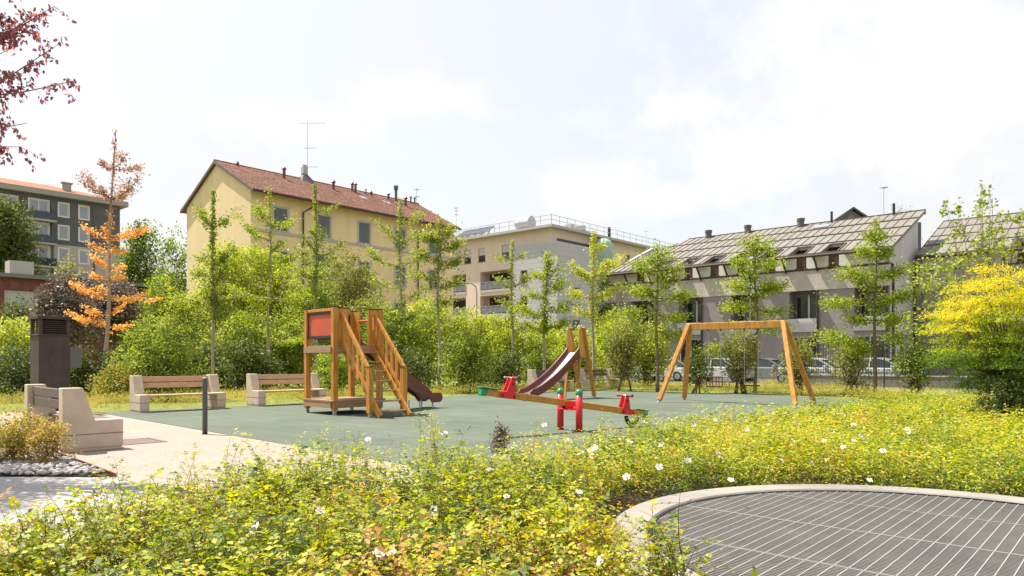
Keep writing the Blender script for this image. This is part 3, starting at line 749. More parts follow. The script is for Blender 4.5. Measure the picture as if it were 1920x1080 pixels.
    for x in (12.2, 14.9):   # roof lights
        m = MB(); y = 3.2; z = on(0,y)+.27; m.add([(x,y-.3,z-.3*sl),(x+.7,y-.3,z-.3*sl),(x+.7,y+.3,z+.3*sl),(x,y+.3,z+.3*sl)], [(0,1,2,3)]); m.build('roof_light', 'glass_sky', ro)
    antenna(r, 20.6, 5.2, ridge, 1.8, booms=((.9,.6),(.5,.5)))
yellow_building()

def pink_building():
    r = thing('pink_apartment_building', 'pale pink apartment block with grey clad corner and railings on its flat roof', 'building', (4.56, 85, 0), GR)
    H = 17.0; Lx = 30; Ly = 22
    # left face x=0 ; u = y
    lh = []
    def fz(k): return H-1.2-3.1*k     # head level of windows per floor
    top = [(y-.62, y+.62, fz(0)-1.75, fz(0)) for y in (7.2, 11.3, 13.9)]
    rec = []
    for k in (1, 2, 3):
        rec += [(6.0, 11.6, fz(k)-2.35, fz(k)), (14.2, 18.5, fz(k)-2.35, fz(k))]
    mb = MB(); wall(mb, PX, 0, Ly, 0, H, top, .22)
    mb2 = MB()
    mb = MB()
    wall(mb, PX, 0, Ly, 0, H, top, .22) if False else None
    # combine: windows shallow, loggias deep
    holes = top+rec
    us = sorted({0, Ly}|{h[0] for h in holes}|{h[1] for h in holes}); zs = sorted({0, H}|{h[2] for h in holes}|{h[3] for h in holes})
    for a, b in zip(us, us[1:]):
        for c, d in zip(zs, zs[1:]):
            if any(h[0] < (a+b)/2 < h[1] and h[2] < (c+d)/2 < h[3] for h in holes): continue
            mb.add([PX(a,c,0),PX(b,c,0),PX(b,d,0),PX(a,d,0)], [(0,1,2,3)])
    for hs, dp in ((top,.22),(rec,1.7)):
        for a, b, c, d in hs:
            for (p, q) in (((a,c),(b,c)), ((b,c),(b,d)), ((b,d),(a,d)), ((a,d),(a,c))): mb.add([PX(*p,0), PX(*q,0), PX(*q,dp), PX(*p,dp)], [(0,1,2,3)])
    for a, b, c, d in rec:
        mb.add([PX(a,c,1.7),PX(b,c,1.7),PX(b,d,1.7),PX(a,d,1.7)], [(0,1,2,3)])
    rt = [(x-.75,x+.75,fz(0)-1.7,fz(0)-.1) for x in (12.6,16.8,21,25)]+[(1.2,9.4,H-2.5,H-1.0)]
    r2 = [(x-.75,x+.75,fz(k)-1.7,fz(k)-.1) for x in (12.6,16.8,21,25) for k in (1,2,3)]
    wall(mb, PY, 0, Lx, 0, H, rt+r2, .25)
    mb.add([PY(1.2,H-2.5,.25),PY(9.4,H-2.5,.25),PY(9.4,H-1,.25),PY(1.2,H-1,.25)], [(0,1,2,3)])
    mb.add([(Lx,0,0),(Lx,Ly,0),(Lx,Ly,H),(Lx,0,H)], [(0,1,2,3)]); mb.add([(0,Ly,0),(Lx,Ly,0),(Lx,Ly,H),(0,Ly,H)], [(0,1,2,3)])
    mb.build('wall', 'pink', r)
    for a, b, c, d in top: window(r, PX, a, b, c, d, 'box_grey', 'glass_dark', .07, 1, .18, shutter=('end_wall', .55))
    for a, b, c, d in rt[:4]+r2: window(r, PY, a, b, c, d, 'trim_grey', 'glass', .07, 2, .2)
    m = MB(); m.box(1.3,9.3,.2,.24,H-2.4,H-1.05); m.build('loggia_screen', 'box_grey', r)
    for a, b, c, d in rec:
        m = MB(); n = 4
        for k in range(n): 
            q = a+.15+(b-a-.3)*k/n; m.box(1.6,1.68,q,q+(b-a-.3)/n-.08,c+.05,d-.15)
        o = m.build('loggia_window', 'glass_dark', r)
        m = MB(); m.box(-.06,0-.001,a,b,c-.35,c-.02); m.box(-.06,-.02,a,b,c+.95,c+1.0)
        for k in range(int((b-a)/.9)+1): m.box(-.06,-.02,a+k*.9,a+k*.9+.05,c-.02,c+.95)
        o = m.build('railing', 'trim_grey', r)
        m = MB(); m.box(-.035,-.025,a+.05,b-.05,c+.08,c+.93); m.build('railing_panel', 'shutter', o)
    # cornice roof slab
    m = MB(); m.box(-.9,Lx+.9,-.9,Ly+.9,H+.001,H+.3); o = m.build('roof', 'trim_grey', r)
    m = MB(); m.box(1.2,Lx-1,1.2,Ly-1,H+.301,H+.75); m.build('roof_upstand', 'soffit', o)
    # grey clad corner box projecting
    G0, G1 = -1.3, 5.7
    gl = [(3.3,4.4,10.6,12.3),(3.3,4.4,7.3,9.2)]
    mb = MB(); Pl = lambda u, z, d: (-.35+d, u, z); Pr = lambda u, z, d: (u, -1.3+d, z)
    gr = [(2.6,4.2,8.9,11.9),(2.6,4.2,4.9,8.1)]
    wall(mb, Pl, -1.3, 5.6, 0, 15.3, gl, .2); wall(mb, Pr, -.35, 9.6, 0, 15.3, gr, .25)
    mb.add([(-.35,5.6,0),(-.001,5.6,0),(-.001,5.6,15.3),(-.35,5.6,15.3)], [(0,1,2,3)]); mb.add([(9.6,-1.3,0),(9.6,-.001,0),(9.6,-.001,15.3),(9.6,-1.3,15.3)], [(0,1,2,3)])
    mb.add([(-.35,-1.3,15.3),(9.6,-1.3,15.3),(9.6,-.001,15.3),(-.001,-.001,15.3),(-.001,5.6,15.3),(-.35,5.6,15.3)], [(0,1,2,3,4,5)])
    g = mb.build('clad_corner', 'cladding', r)
    m = MB()
    for k in range(24):
        z = 1.0+k*.6
        for ua, ub in ((-1.3,3.3),(4.4,5.6)): pbox(m, Pl, ua, ub, z, z+.025, -.004, -.0005)
        for ua, ub in ((-.35,2.6),(4.2,9.6)): pbox(m, Pr, ua, ub, z, z+.025, -.004, -.0005)
    m.build('cladding_joint', 'soffit', g)
    for a, b, c, d in gl: window(r, Pl, a, b, c, d, 'trim_grey', 'glass_dark', .07, 1, .18)
    for a, b, c, d in gr: window(r, Pr, a, b, c, d, 'trim_grey', 'glass_dark', .07, 1, .2, shutter=('end_wall', .6))
    m = MB(); m.lathe([(1.25,12.6),(1.25,15.6),(1.18,16.1),(.95,16.5),(.5,16.75),(.05,16.8)], 20, (9.3,-1.2)); m.build('dome', 'dome', r, smooth=True)
    # roof railing
    m = MB()
    zt = H+.3
    for k in range(21):
        x = -.6+k*(Lx+1.2)/20; m.tube([(x,-.6,zt),(x,-.6,zt+1.15)], .03, 5)
    for k in range(15):
        y = -.6+k*(Ly+1.2)/14; m.tube([(-.6,y,zt),(-.6,y,zt+1.15)], .03, 5)
    for h in (.6, 1.15): m.bar((-.6,-.6,zt+h),(Lx+.6,-.6,zt+h),.05,.05); m.bar((-.6,-.6,zt+h),(-.6,Ly+.6,zt+h),.05,.05)
    m.build('roof_railing', 'roof_metal_pale', r)
    # roof plant: air handling drums, solar panels, small stack
    m = MB(); m.tube([(3.0,5.4,zt+1.5),(3.0,7.6,zt+1.5)], .85, 16); m.box(2.4,3.6,5.2,7.8,zt+.45,zt+.7); m.build('roof_tank', 'galv', r)
    m = MB(); m.tube([(7.5,2.0,zt+.9),(8.6,1.2,zt+1.1)], .45, 10); m.box(6.2,6.9,1.6,2.6,zt+.45,zt+1.3); m.box(9.2,10.3,1.6,2.2,zt+.45,zt+.9); m.build('roof_unit', 'galv', r)
    chimney('flue', r, 14.2, 1.2, zt+.4, .2, 1.5, 'fence_dark', False)
    for k in range(5):
        y = 12.2+k*1.15; m = MB(); m.add([(1.5,y,zt+.8),(1.5,y+1.05,zt+.8),(3.4,y+1.05,zt+2.0),(3.4,y,zt+2.0),(1.5,y,zt+.74),(1.5,y+1.05,zt+.74),(3.4,y+1.05,zt+1.94),(3.4,y,zt+1.94)], [(0,1,2,3),(7,6,5,4),(0,1,5,4),(1,2,6,5),(2,3,7,6),(3,0,4,7)]); o = m.build('solar_panel', 'solar', r)
        f = MB()
        for yy in (y+.05, y+1.0): f.bar((1.5,yy,zt+.4),(1.5,yy,zt+.76),.06,.06); f.bar((3.4,yy,zt+.4),(3.4,yy,zt+1.93),.06,.06); f.bar((1.5,yy,zt+.4),(3.4,yy,zt+1.9),.05,.05)
        f.build('panel_frame', 'roof_metal_pale', o)
    antenna(r, 2.5, 18.6, zt, 5.2, booms=((.98,1.0),(.9,.8),(.8,.7)), dirv=(.5,.8))
    antenna(r, 25, 2, zt, 3.0, booms=((.98,.8),))
    return r
pink_building()

def left_building():
    o0 = at(225, 97) ; o0.z = 0
    r = thing('dark_clad_apartment_building', 'apartment block clad dark grey above beige with orange hipped tile roof', 'building', o0, GR)
    E = 21.9; x0 = -26; D = 12
    rows = [(19.75,21.45,0),(16.85,18.55,1),(13.95,15.65,2),(11.05,12.75,3),(8.1,9.8,4),(5.2,6.9,5)]
    # columns measured from the right end
    cols = [(-4.4,.55,1),(-6.75,.55,1),(-9.5,1.05,2),(-12.7,.9,2),(-16.6,.6,1),(-21,.9,2)]
    mid = 16.1
    for z0, z1, m_, nm in ((0,mid,'beige','lower_wall'),(mid,E+.2,'graphite','upper_wall')):
        mb = MB(); hs = []
        for a, b, k in rows:
            if not (z0 < a < z1): continue
            for c, hw, p in cols: hs.append((c-hw,c+hw,a if p == 1 else a-.75 if hw > 1 else a,b))
        wall(mb, PY, x0, 0, z0, z1, hs, .2)
        mb.add([(0,0,z0),(0,D,z0),(0,D,z1),(0,0,z1)], [(0,1,2,3)]); mb.add([(x0,0,z0),(x0,D,z0),(x0,D,z1),(x0,0,z1)], [(0,1,2,3)]); mb.add([(x0,D,z0),(0,D,z0),(0,D,z1),(x0,D,z1)], [(0,1,2,3)])
        mb.build(nm, m_, r)
    for a, b, k in rows[:4]:
        for j, (c, hw, p) in enumerate(cols):
            lo = a if p == 1 or hw < 1 else a-.75
            window(r, PY, c-hw, c+hw, lo, b, 'white', 'glass_sky', .1, 1 if p == 1 else 2, .12, shutter=None)
            w_ = MB(); s = .12
            for u0, u1, z0, z1 in ((c-hw-s,c-hw,lo,b),(c+hw,c+hw+s,lo,b),(c-hw-s,c+hw+s,b,b+s),(c-hw-s,c+hw+s,lo-s,lo)): pbox(w_, PY, u0,u1,z0,z1,-.04,-.001)
            w_.build('window_trim', 'white', r)
            if hw > 1:
                m = MB(); m.box(c-1.7,c+1.7,-1.1,-.05,a-1.0,a-.82); o = m.build('balcony', 'trim_grey', r)
                m = MB(); m.box(c-1.7,c+1.7,-1.1,-1.05,a+.15,a+.2); m.box(c-1.7,c-1.65,-1.05,-.05,a+.15,a+.2); m.box(c+1.65,c+1.7,-1.05,-.05,a+.15,a+.2)
                for q in range(18): m.box(c-1.7+q*.198,c-1.67+q*.198,-1.09,-1.06,a-.82,a+.15)
                for q in range(3): m.box(c-1.68+q*1.15,c-1.62+q*1.15,-1.1,-1.04,a-.82,a+.15)
                m.box(c-1.65,c+1.65,-1.075,-1.065,a-.75,a+.1)
                m.build('railing', 'solar', o)
    for c in (-3.2, -8.0, -11.1):
        m = MB(); m.box(c-.1,c+.1,-.12,-.001,1,E-.9); m.box(c-.22,c+.22,-.16,-.001,E-1.6,E-.6); m.build('downpipe', 'graphite' if c != -9.5 else 'graphite', r)
    ov = .8
    m = MB(); m.box(x0-ov,ov,-ov,D+ov,E+.201,E+.85); m.build('cornice', 'soffit', r)
    m = MB(); z = E+.852; h = 2.0
    v = [(x0-ov,-ov,z),(ov,-ov,z),(ov,D+ov,z),(x0-ov,D+ov,z),(x0+6,D/2,z+h),(-6.5,D/2,z+h)]
    m.add(v, [(0,1,5,4),(1,2,5),(2,3,4,5),(3,0,4)]); ro = m.build('roof', 'tiles_orange', r)
    m = MB(); m.box(-6.4,-5.5,1.2,1.8,z+.6,z+1.6); m.box(-6.6,-5.3,1.1,1.9,z+1.6,z+1.75); m.build('chimney', 'soffit', ro)
    m = MB(); m.tube([(-15.5,6,z+h),(-15.5,6,z+h+.8)], .5, 10); m.build('chimney', 'burgundy', ro)
    antenna(r, -15.5, 6, z+h+.8, 5.5, booms=((.98,.6),))
left_building()

def row_houses(org, label, length, ridge_len, notches, balconies, x_off=0, name='terraced_houses'):
    r = thing(name, label, 'building', org, GR)
    e0 = 8.15; e1 = 11.75; dx = 8.9; sl = (e1-e0)/dx
    P = lambda u, z, d: (x_off+u, z, e0+u*sl-d)  # u along slope (x), z = y
    m = MB(); hs = [(.12, 1.9, y-.5, y+.5) for y in notches]
    wall(m, lambda u, z, d: (u, z, e0+u*sl-d), 0, dx, 0, ridge_len, hs, .16)
    wall(m, lambda u, z, d: (u, z, e0+u*sl-.16+d*0), 0, dx, 0, ridge_len, hs, 0)
    if length > ridge_len:
        m.add([(0,ridge_len,e0),(dx,ridge_len,e1),(0,length,e0),(0,ridge_len,e0-.16),(dx,ridge_len,e1-.16),(0,length,e0-.16)], [(0,1,2),(5,4,3),(0,2,5,3),(1,4,5,2)])
    m.add([(0,0,e0),(dx,0,e1),(dx,0,e1-.16),(0,0,e0-.16)], [(0,1,2,3)])
    m.add([(0,0,e0),(0,ridge_len,e0),(0,ridge_len,e0-.16),(0,0,e0-.16)], [(0,1,2,3)])
    m.add([(dx,0,e1),(dx,ridge_len,e1),(dx,ridge_len,e1-.3),(dx,0,e1-.3)], [(0,1,2,3)])
    ro = m.build('roof', 'zinc', r)
    # standing seams and cross battens
    m = MB(); n = int(ridge_len/.56)
    def blocked(y): return any(abs(y-q) < .53 for q in notches)
    for k in range(n+1):
        y = k*ridge_len/n
        a = 1.87 if blocked(y) else 0
        m.bar((a,y,e0+a*sl+.02),(dx,y,e1+.02), .035, .04)
    k = 1
    while ridge_len+k*.56 < length:
        y = ridge_len+k*.56; xe = dx*(1-(y-ridge_len)/(length-ridge_len)); m.bar((0,y,e0+.03),(xe,y,e0+xe*sl+.02), .035, .04); k += 1
    for f in (.27,.52,.76,.995):
        x = dx*f; ye = ridge_len+(length-ridge_len)*(1-f); m.bar((x,0,e0+x*sl+.05),(x,ye,e0+x*sl+.03), .07, .06)
    m.bar((0,0,e0+.04),(0,length,e0+.04), .07, .08)
    # notch frames
    for y in notches:
        for a, b in (((.10,y-.52),(1.92,y-.52)),((.10,y+.52),(1.92,y+.52)),((.10,y-.52),(.10,y+.52)),((1.92,y-.52),(1.92,y+.52))):
            m.bar((a[0],a[1],e0+a[0]*sl+.03),(b[0],b[1],e0+b[0]*sl+.03), .06, .08)
    m.build('roof_seams', 'seam', ro)
    m = MB(); m.tube([(-.06,0,e0-.1),(-.06,length,e0-.1)], .1, 8); m.build('gutter', 'dark_brown', ro)
    # main wall at x=1
    LW = length-1.2 if length > ridge_len else length-.04
    X = 1.0; PW = lambda u, z, d: (X+d, u, z)
    W0 = .35
    attic = [(y-.33, y+.33, 7.42, 8.25) for y in notches if y < length-3]
    bal = [(a, b, 3.26, 5.93) for a, b in balconies]; gf = [(a, b, .9, 2.9) for a, b in balconies]
    wtop = e0+X*sl-.17
    mb = MB(); wall(mb, PW, W0, LW, 7.36, wtop, [h for h in attic], .2); mb.build('attic_wall', 'white', r)
    for a, b, c, d in attic: window(r, PW, a, b, c, d, 'brown_window', 'glass_dark', .06, 1, .15, shutter=('brown_window', 1))
    m = MB(); m.box(X-.09, X+.3, W0-.03, LW, 7.24, 7.358); m.build('ledge', 'dark_brown', r)
    m = MB(); m.box(X-.05, X+.3, W0-.02, LW, 6.12, 7.238); m.box(X-.07, X+.3, W0-.02, LW, 5.93, 6.118); m.build('concrete_band', 'band', r)
    mb = MB(); wall(mb, PW, W0, LW, 3.05, 5.93, bal, 1.2)
    for a, b, c, d in bal: mb.add([PW(a,c,1.2),PW(b,c,1.2),PW(b,d,1.2),PW(a,d,1.2)], [(0,1,2,3)])
    mb.build('upper_wall', 'mauve', r)
    mb = MB(); wall(mb, PW, W0, LW, 0, 3.05, gf, .3); mb.build('ground_floor_wall', 'mauve', r)
    for a, b, c, d in gf: window(r, PW, a, b, c, d, 'white', 'glass_dark', .07, 2, .25)
    for a, b, c, d in bal:
        m = MB(); n = 2
        for k in range(n): 
            q = a+.05+(b-a-.1)*k/n; m.box(X+1.08,X+1.14,q,q+(b-a-.1)/n-.1,c+.1,d-.35)
        o = m.build('balcony_window', 'glass_dark', r)
        m = MB(); m.box(X+1.06,X+1.16,(a+b)/2-.1,(a+b)/2+.02,c+.1,d-.2); m.build('mullion', 'white', o)
        m = MB(); m.box(X-.16,X-.002,a-.05,b+.05,3.2,4.08); m.build('parapet', 'parapet', r)
    m = MB()
    yy = [b[0]-.12 for b in balconies]
    for y in yy: m.tube([(X-.1,y,5.9),(X-.1,y,.1)], .06, 6)
    m.build('downpipe', 'dark_brown', r)
    for i, y in enumerate(notches):
        if y > length-4: continue
        m = MB(); m.bar((X-.16,y+.95,7.15),(.08,y+.95,e0-.1), .09, .12); m.build('strut', 'dark_brown', r)
    # end wall y = W0, x from X to 8.2
    for yE in (W0, LW):
        pts = [(X,0),(8.0,0),(8.0,e0+8.0*sl-.2),(X,wtop)]
        m = MB(); m.prism(pts, 'y', yE if yE == W0 else yE-.25, yE+.25 if yE == W0 else yE); m.build('end_wall', 'end_wall', r)
    m = MB(); m.box(8.0,8.25,W0,LW,0,e0+8*sl-.2); m.build('rear_wall', 'end_wall', r)
    m = MB(); m.tube([(X+.25,W0-.08,7.3),(X+.5,W0-.08,6.6),(X+.5,W0-.08,.1)], .07, 6); m.tube([(6.9,W0-.08,7.9),(6.9,W0-.08,.1)], .1, 6); m.build('downpipe', 'dark_brown', r)
    return r, ro, sl, e0
notches = [3.65+2.05*k for k in range(8)]
r, ro, sl, e0 = row_houses((22.8,43,0), 'row of white and mauve houses under one long pale standing-seam metal roof', 22.4, 17.9, notches, [(.62,2.4),(4.72,6.5),(8.82,10.6),(12.92,14.7),(17.0,18.8)])
for y in (1.9, 6.1):
    m = MB(); m.lathe([(.09,11.6),(.09,12.4)], 8, (8.4,y)); m.build('vent_pipe', 'fence_dark', ro)
for y in (8.4, 12.6, 16.0):
    m = MB(); m.lathe([(.26,11.55),(.26,12.0),(.30,12.01),(.30,12.2),(.26,12.21)], 12, (8.5,y)); m.build('roof_vent', 'box_grey', ro)
m = MB(); m.add([(7.2,6.0,e0+7.2*sl+.06),(8.0,6.0,e0+8*sl+.06),(8.0,7.1,e0+8*sl+.06),(7.2,7.1,e0+7.2*sl+.06)], [(0,1,2,3)]); m.build('roof_light', 'glass_sky', ro)
antenna(r, 8.6, 2.6, 11.8, 1.9, booms=((.98,.7),))
o2 = Vector((22.8,43,0))+A*5.5-B*16.0
r2, ro2, _, _ = row_houses(o2, 'second row of houses set back behind the maple trees with a pale metal roof', 15.95, 15.95, [2.0+2.05*k for k in range(5)], [(1.2,3.0),(5.3,7.1),(9.4,11.2)])
m = MB(); m.lathe([(.3,11.55),(.3,12.1),(.36,12.11),(.36,12.4),(.3,12.41)], 12, (8.3,9.6)); m.build('roof_vent', 'box_grey', ro2)
# satellite dish
m = MB(); m.tube([(8.0,7.9,11.4),(8.0,7.9,12.9)], .04, 6); m.bar((8.0,7.9,12.7),(7.2,9.1,13.1),.05,.05); o = m.build('dish_mast', 'fence_dark', ro2)
m = MB(); pr = [(.02,0),(.25,.03),(.5,.12)]; m.lathe(pr, 16)
ob = m.build('satellite_dish', 'roof_metal_pale', r2); ob.location = (7.9,7.8,12.7); ob.rotation_euler = (R(75),0,R(30))

# dark gabled roof house beyond
def loft():
    c = at(1597, 64); r = thing('gabled_loft', 'small dark gabled loft with glazed gable rising behind the metal roof', 'building', (c.x, c.y, 0), R(-8))
    m = MB(); hw = 2.0; ez = 13.3; az = 14.75
    m.add([(-hw,0,0),(hw,0,0),(hw,0,ez),(0,0,az),(-hw,0,ez),(-hw,6,0),(hw,6,0),(hw,6,ez),(0,6,az),(-hw,6,ez)], [(0,1,2,3,4),(9,8,7,6,5),(0,5,6,1),(1,6,7,2),(4,9,5,0)])
    m.build('wall', 'soffit', r)
    m = MB()
    for s in (-1, 1): m.bar((s*(hw+.5),-.5,ez-.3),(0,-.5,az+.08),.12,.25,up=(0,1,0)); m.add([(0,-.5,az+.2),(0,6,az+.2),(s*(hw+.5),6,ez-.15),(s*(hw+.5),-.5,ez-.15)], [(0,1,2,3)])
    m.build('roof', 'graphite', r)
    for s in (-1, 1):
        m = MB(); m.prism([(s*.3,13.3),(s*1.5,13.3),(s*1.5,13.48),(s*.3,14.3)], 'y', -.06, -.002); m.build('window', 'glass', r)
    m = MB(); m.box(2.4,6.0,.5,5,0,13.6); m.build('rear_wing', 'graphite', r)
loft()
def brick_garage():
    c = at(0, 40); o = Vector((c.x,c.y,0))-A*8
    r = thing('brick_outbuilding', 'low red brick outbuilding with roller shutter window and flat roof at far left', 'building', o, GR)
    m = MB(); hs = [(8.2,10.3,3.4,5.3)]; wall(m, PY, 0, 16, 0, 6.0, hs, .2); m.add([(16,0,0),(16,6,0),(16,6,6),(16,0,6)], [(0,1,2,3)]); m.add([(0,0,0),(0,6,0),(0,6,6),(0,0,6)], [(0,1,2,3)]); m.build('wall', 'brick', r)
    m = MB(); 
    for k in range(14): m.box(8.2,10.3,.1,.13,3.42+k*.135,3.53+k*.135)
    m.box(8.2,10.3,.14,.16,3.4,5.3); m.build('roller_shutter', 'end_wall', r)
    m = MB(); m.box(-.3,16.3,-.3,6.3,6.001,6.22); m.build('roof', 'grey_roof', r)
    m = MB(); m.box(10.9,11.15,-.2,-.002,0,6.0); m.build('downpipe', 'soffit', r)
    m = MB(); m.box(8.7,9.9,1,2,6.221,7.1); m.build('chimney', 'beige', r)
brick_garage()

# ================================================================ fences, street lamp, cars
def bar_fence():
    r = thing('bar_fence', 'dark vertical-bar metal fence on a low wall along the car park', 'fence', (0,0,0), GR)
    a = 40.0; y0, y1 = -34, 14.6
    m = MB(); m.box(a-.12,a+.12,y0,y1,-.05,.52); o = m.build('low_wall', 'fence_wall', r)
    m = MB(); m.box(a-.15,a+.15,y0,y1,.521,.58); m.build('coping', 'trim_grey', o)
    m = MB(); m.box(a-.02,a+.02,y0,y1,.66,.71); m.box(a-.02,a+.02,y0,y1,2.12,2.16); m.build('rail', 'fence_dark', r)
    m = MB(); y = y0
    while y < y1: m.box(a-.012,a+.012,y,y+.024,.6,2.2); y += .125
    o = m.build('bars', 'fence_dark', r); o['kind'] = 'stuff'
    y = y0; 
    while y < y1+.1:
        m = MB(); m.box(a-.03,a+.03,y-.03,y+.03,.58,2.26); m.build('post', 'fence_dark', r); y += 2.4
bar_fence()
def mesh_fence():
    r = thing('wire_mesh_fence', 'thin dark green wire mesh fence with slim posts in front of the bar fence', 'fence', (0,0,0), GR)
    a = 38.0; y0, y1 = -30, 14
    m = MB(); y = y0
    while y < y1: m.box(a-.0025,a+.0025,y,y+.005,.05,1.72); y += .16
    z = .1
    while z < 1.75: m.box(a-.0025,a+.0025,y0,y1,z,z+.005); z += .2
    m.build('wire_mesh', 'fence_dark', r)
    c = [gp_at(px, a) for px in (1085,1170,1244,1335,1470,1658,1815)]
    for y in c:
        m = MB(); m.box(a-.03,a+.03,y-.03,y+.03,0,1.85); m.build('post', 'fence_dark', r)
def gp_at(px, a):
    # y coordinate in the building grid of the point on the line a=const seen at pixel column px
    k = (px-960)/1343
    # X = .663a-.749y ; Y=.749a+.663y ; X=kY
    return a*(.663-k*.749)/(.749+k*.663)
mesh_fence()
def lamp():
    Y = 62; c = at(894, Y); r = thing('street_lamp', 'slim grey street lamp with curved arm in front of the pink block', 'street lamp', (c.x,c.y,0), R(10))
    top = zof(531, Y); m = MB(); m.tube([(0,0,0),(0,0,top-.9),(-.08,0,top-.3),(-.5,0,top),(-1.2,0,top+.05)], [.11,.07,.065,.06,.05], 8); m.build('pole', 'galv', r)
    m = MB(); m.box(-2.1,-1.15,-.16,.16,top-.02,top+.12); m.build('lamp_head', 'galv', r, .04)
lamp()

def car(loc, rz, label, paint='car_white'):
    r = thing('parked_car', label, 'car', loc, rz, 'cars parked behind the fence')
    body = [(-2.1,.32),(-2.12,.62),(-2.05,.86),(-1.75,.93),(-.95,.96),(1.0,.93),(1.75,.80),(2.08,.66),(2.12,.4),(2.05,.25),(-2.0,.25)]
    m = MB(); m.prism(body, 'y', -.86, .86); b = m.build('body', paint, r, .07)
    cab = [(-1.85,.90),(-1.55,1.30),(-1.15,1.43),(.05,1.45),(.45,1.36),(1.25,.90)]
    v = []; n = len(cab)
    for s in (-1, 1):
        for x, z in cab: v.append((x, s*(.80-.17*(z-.9)/.55), z))
    m = MB(); m.add(v, [tuple(range(n))[::-1], tuple(range(n,2*n))]+[(i,(i+1)%n,n+(i+1)%n,n+i) for i in range(n)]); g = m.build('windows', 'glass_dark', r, .02)
    m = MB(); v = []
    rf = [(-1.6,1.31),(-1.15,1.435),(.05,1.455),(.5,1.36)]
    for s in (-1, 1):
        for x, z in rf: v.append((x, s*.66, z+.012))
    m.add(v, [(0,1,5,4),(1,2,6,5),(2,3,7,6)])
    for s in (-1, 1):
        for p, q in (((-1.87,.91),(-1.57,1.33)),((.45,1.38),(1.28,.91)),((-.35,.93),(-.3,1.44)),((-1.57,1.33),(-1.15,1.445)),((-1.15,1.445),(.05,1.463)),((.05,1.463),(.45,1.38))):
            y0 = s*(.81-.17*(p[1]-.9)/.55); y1 = s*(.81-.17*(q[1]-.9)/.55); m.bar((p[0],y0,p[1]),(q[0],y1,q[1]), .05, .07)
    m.build('roof', paint, r)
    for x in (-1.3, 1.32):
        for s in (-1, 1):
            m = MB(); m.tube([(x,s*.68,.31),(x,s*.875,.31)], .31, 20); t = m.build('wheel', 'rubber_black', r, .02)
            m = MB(); m.tube([(x,s*.872,.31),(x,s*.885,.31)], .2, 12); m.build('rim', 'galv', t)
    for s in (-1, 1):
        m = MB(); m.box(-2.14,-2.0,s*.80-.07,s*.80+.07,.66,.86); m.build('tail_lamp', 'tail', r, .02)
        m = MB(); m.box(1.92,2.1,s*.68-.14,s*.68+.14,.58,.72); m.build('headlight', 'glass_sky', r, .02)
        m = MB(); m.box(.75,.95,s*.93-.1,s*.93+.1,.93,1.06); m.build('wing_mirror', paint, r, .02)
    return r
c1 = None
a = 42.6
def carpos(px): y = gp_at(px, a); v = A*a+B*y; return (v.x, v.y, -.012)
RZ = math.atan2(-.663, .749)   # nose towards -B (right)
c1 = car(carpos(1528), RZ, 'white hatchback seen through the swing frame on its right side')
copy_thing(c1, carpos(1650), RZ, 'white car behind the young tree left of the golden maple')
copy_thing(c1, carpos(1352), RZ, 'white car behind the toddler swing seat, half hidden by shrubs')
copy_thing(c1, carpos(1248), RZ, 'white car behind the fence just left of the swing frame')
car(carpos(1436), RZ, 'grey car behind the fence between two white ones', 'car_grey')
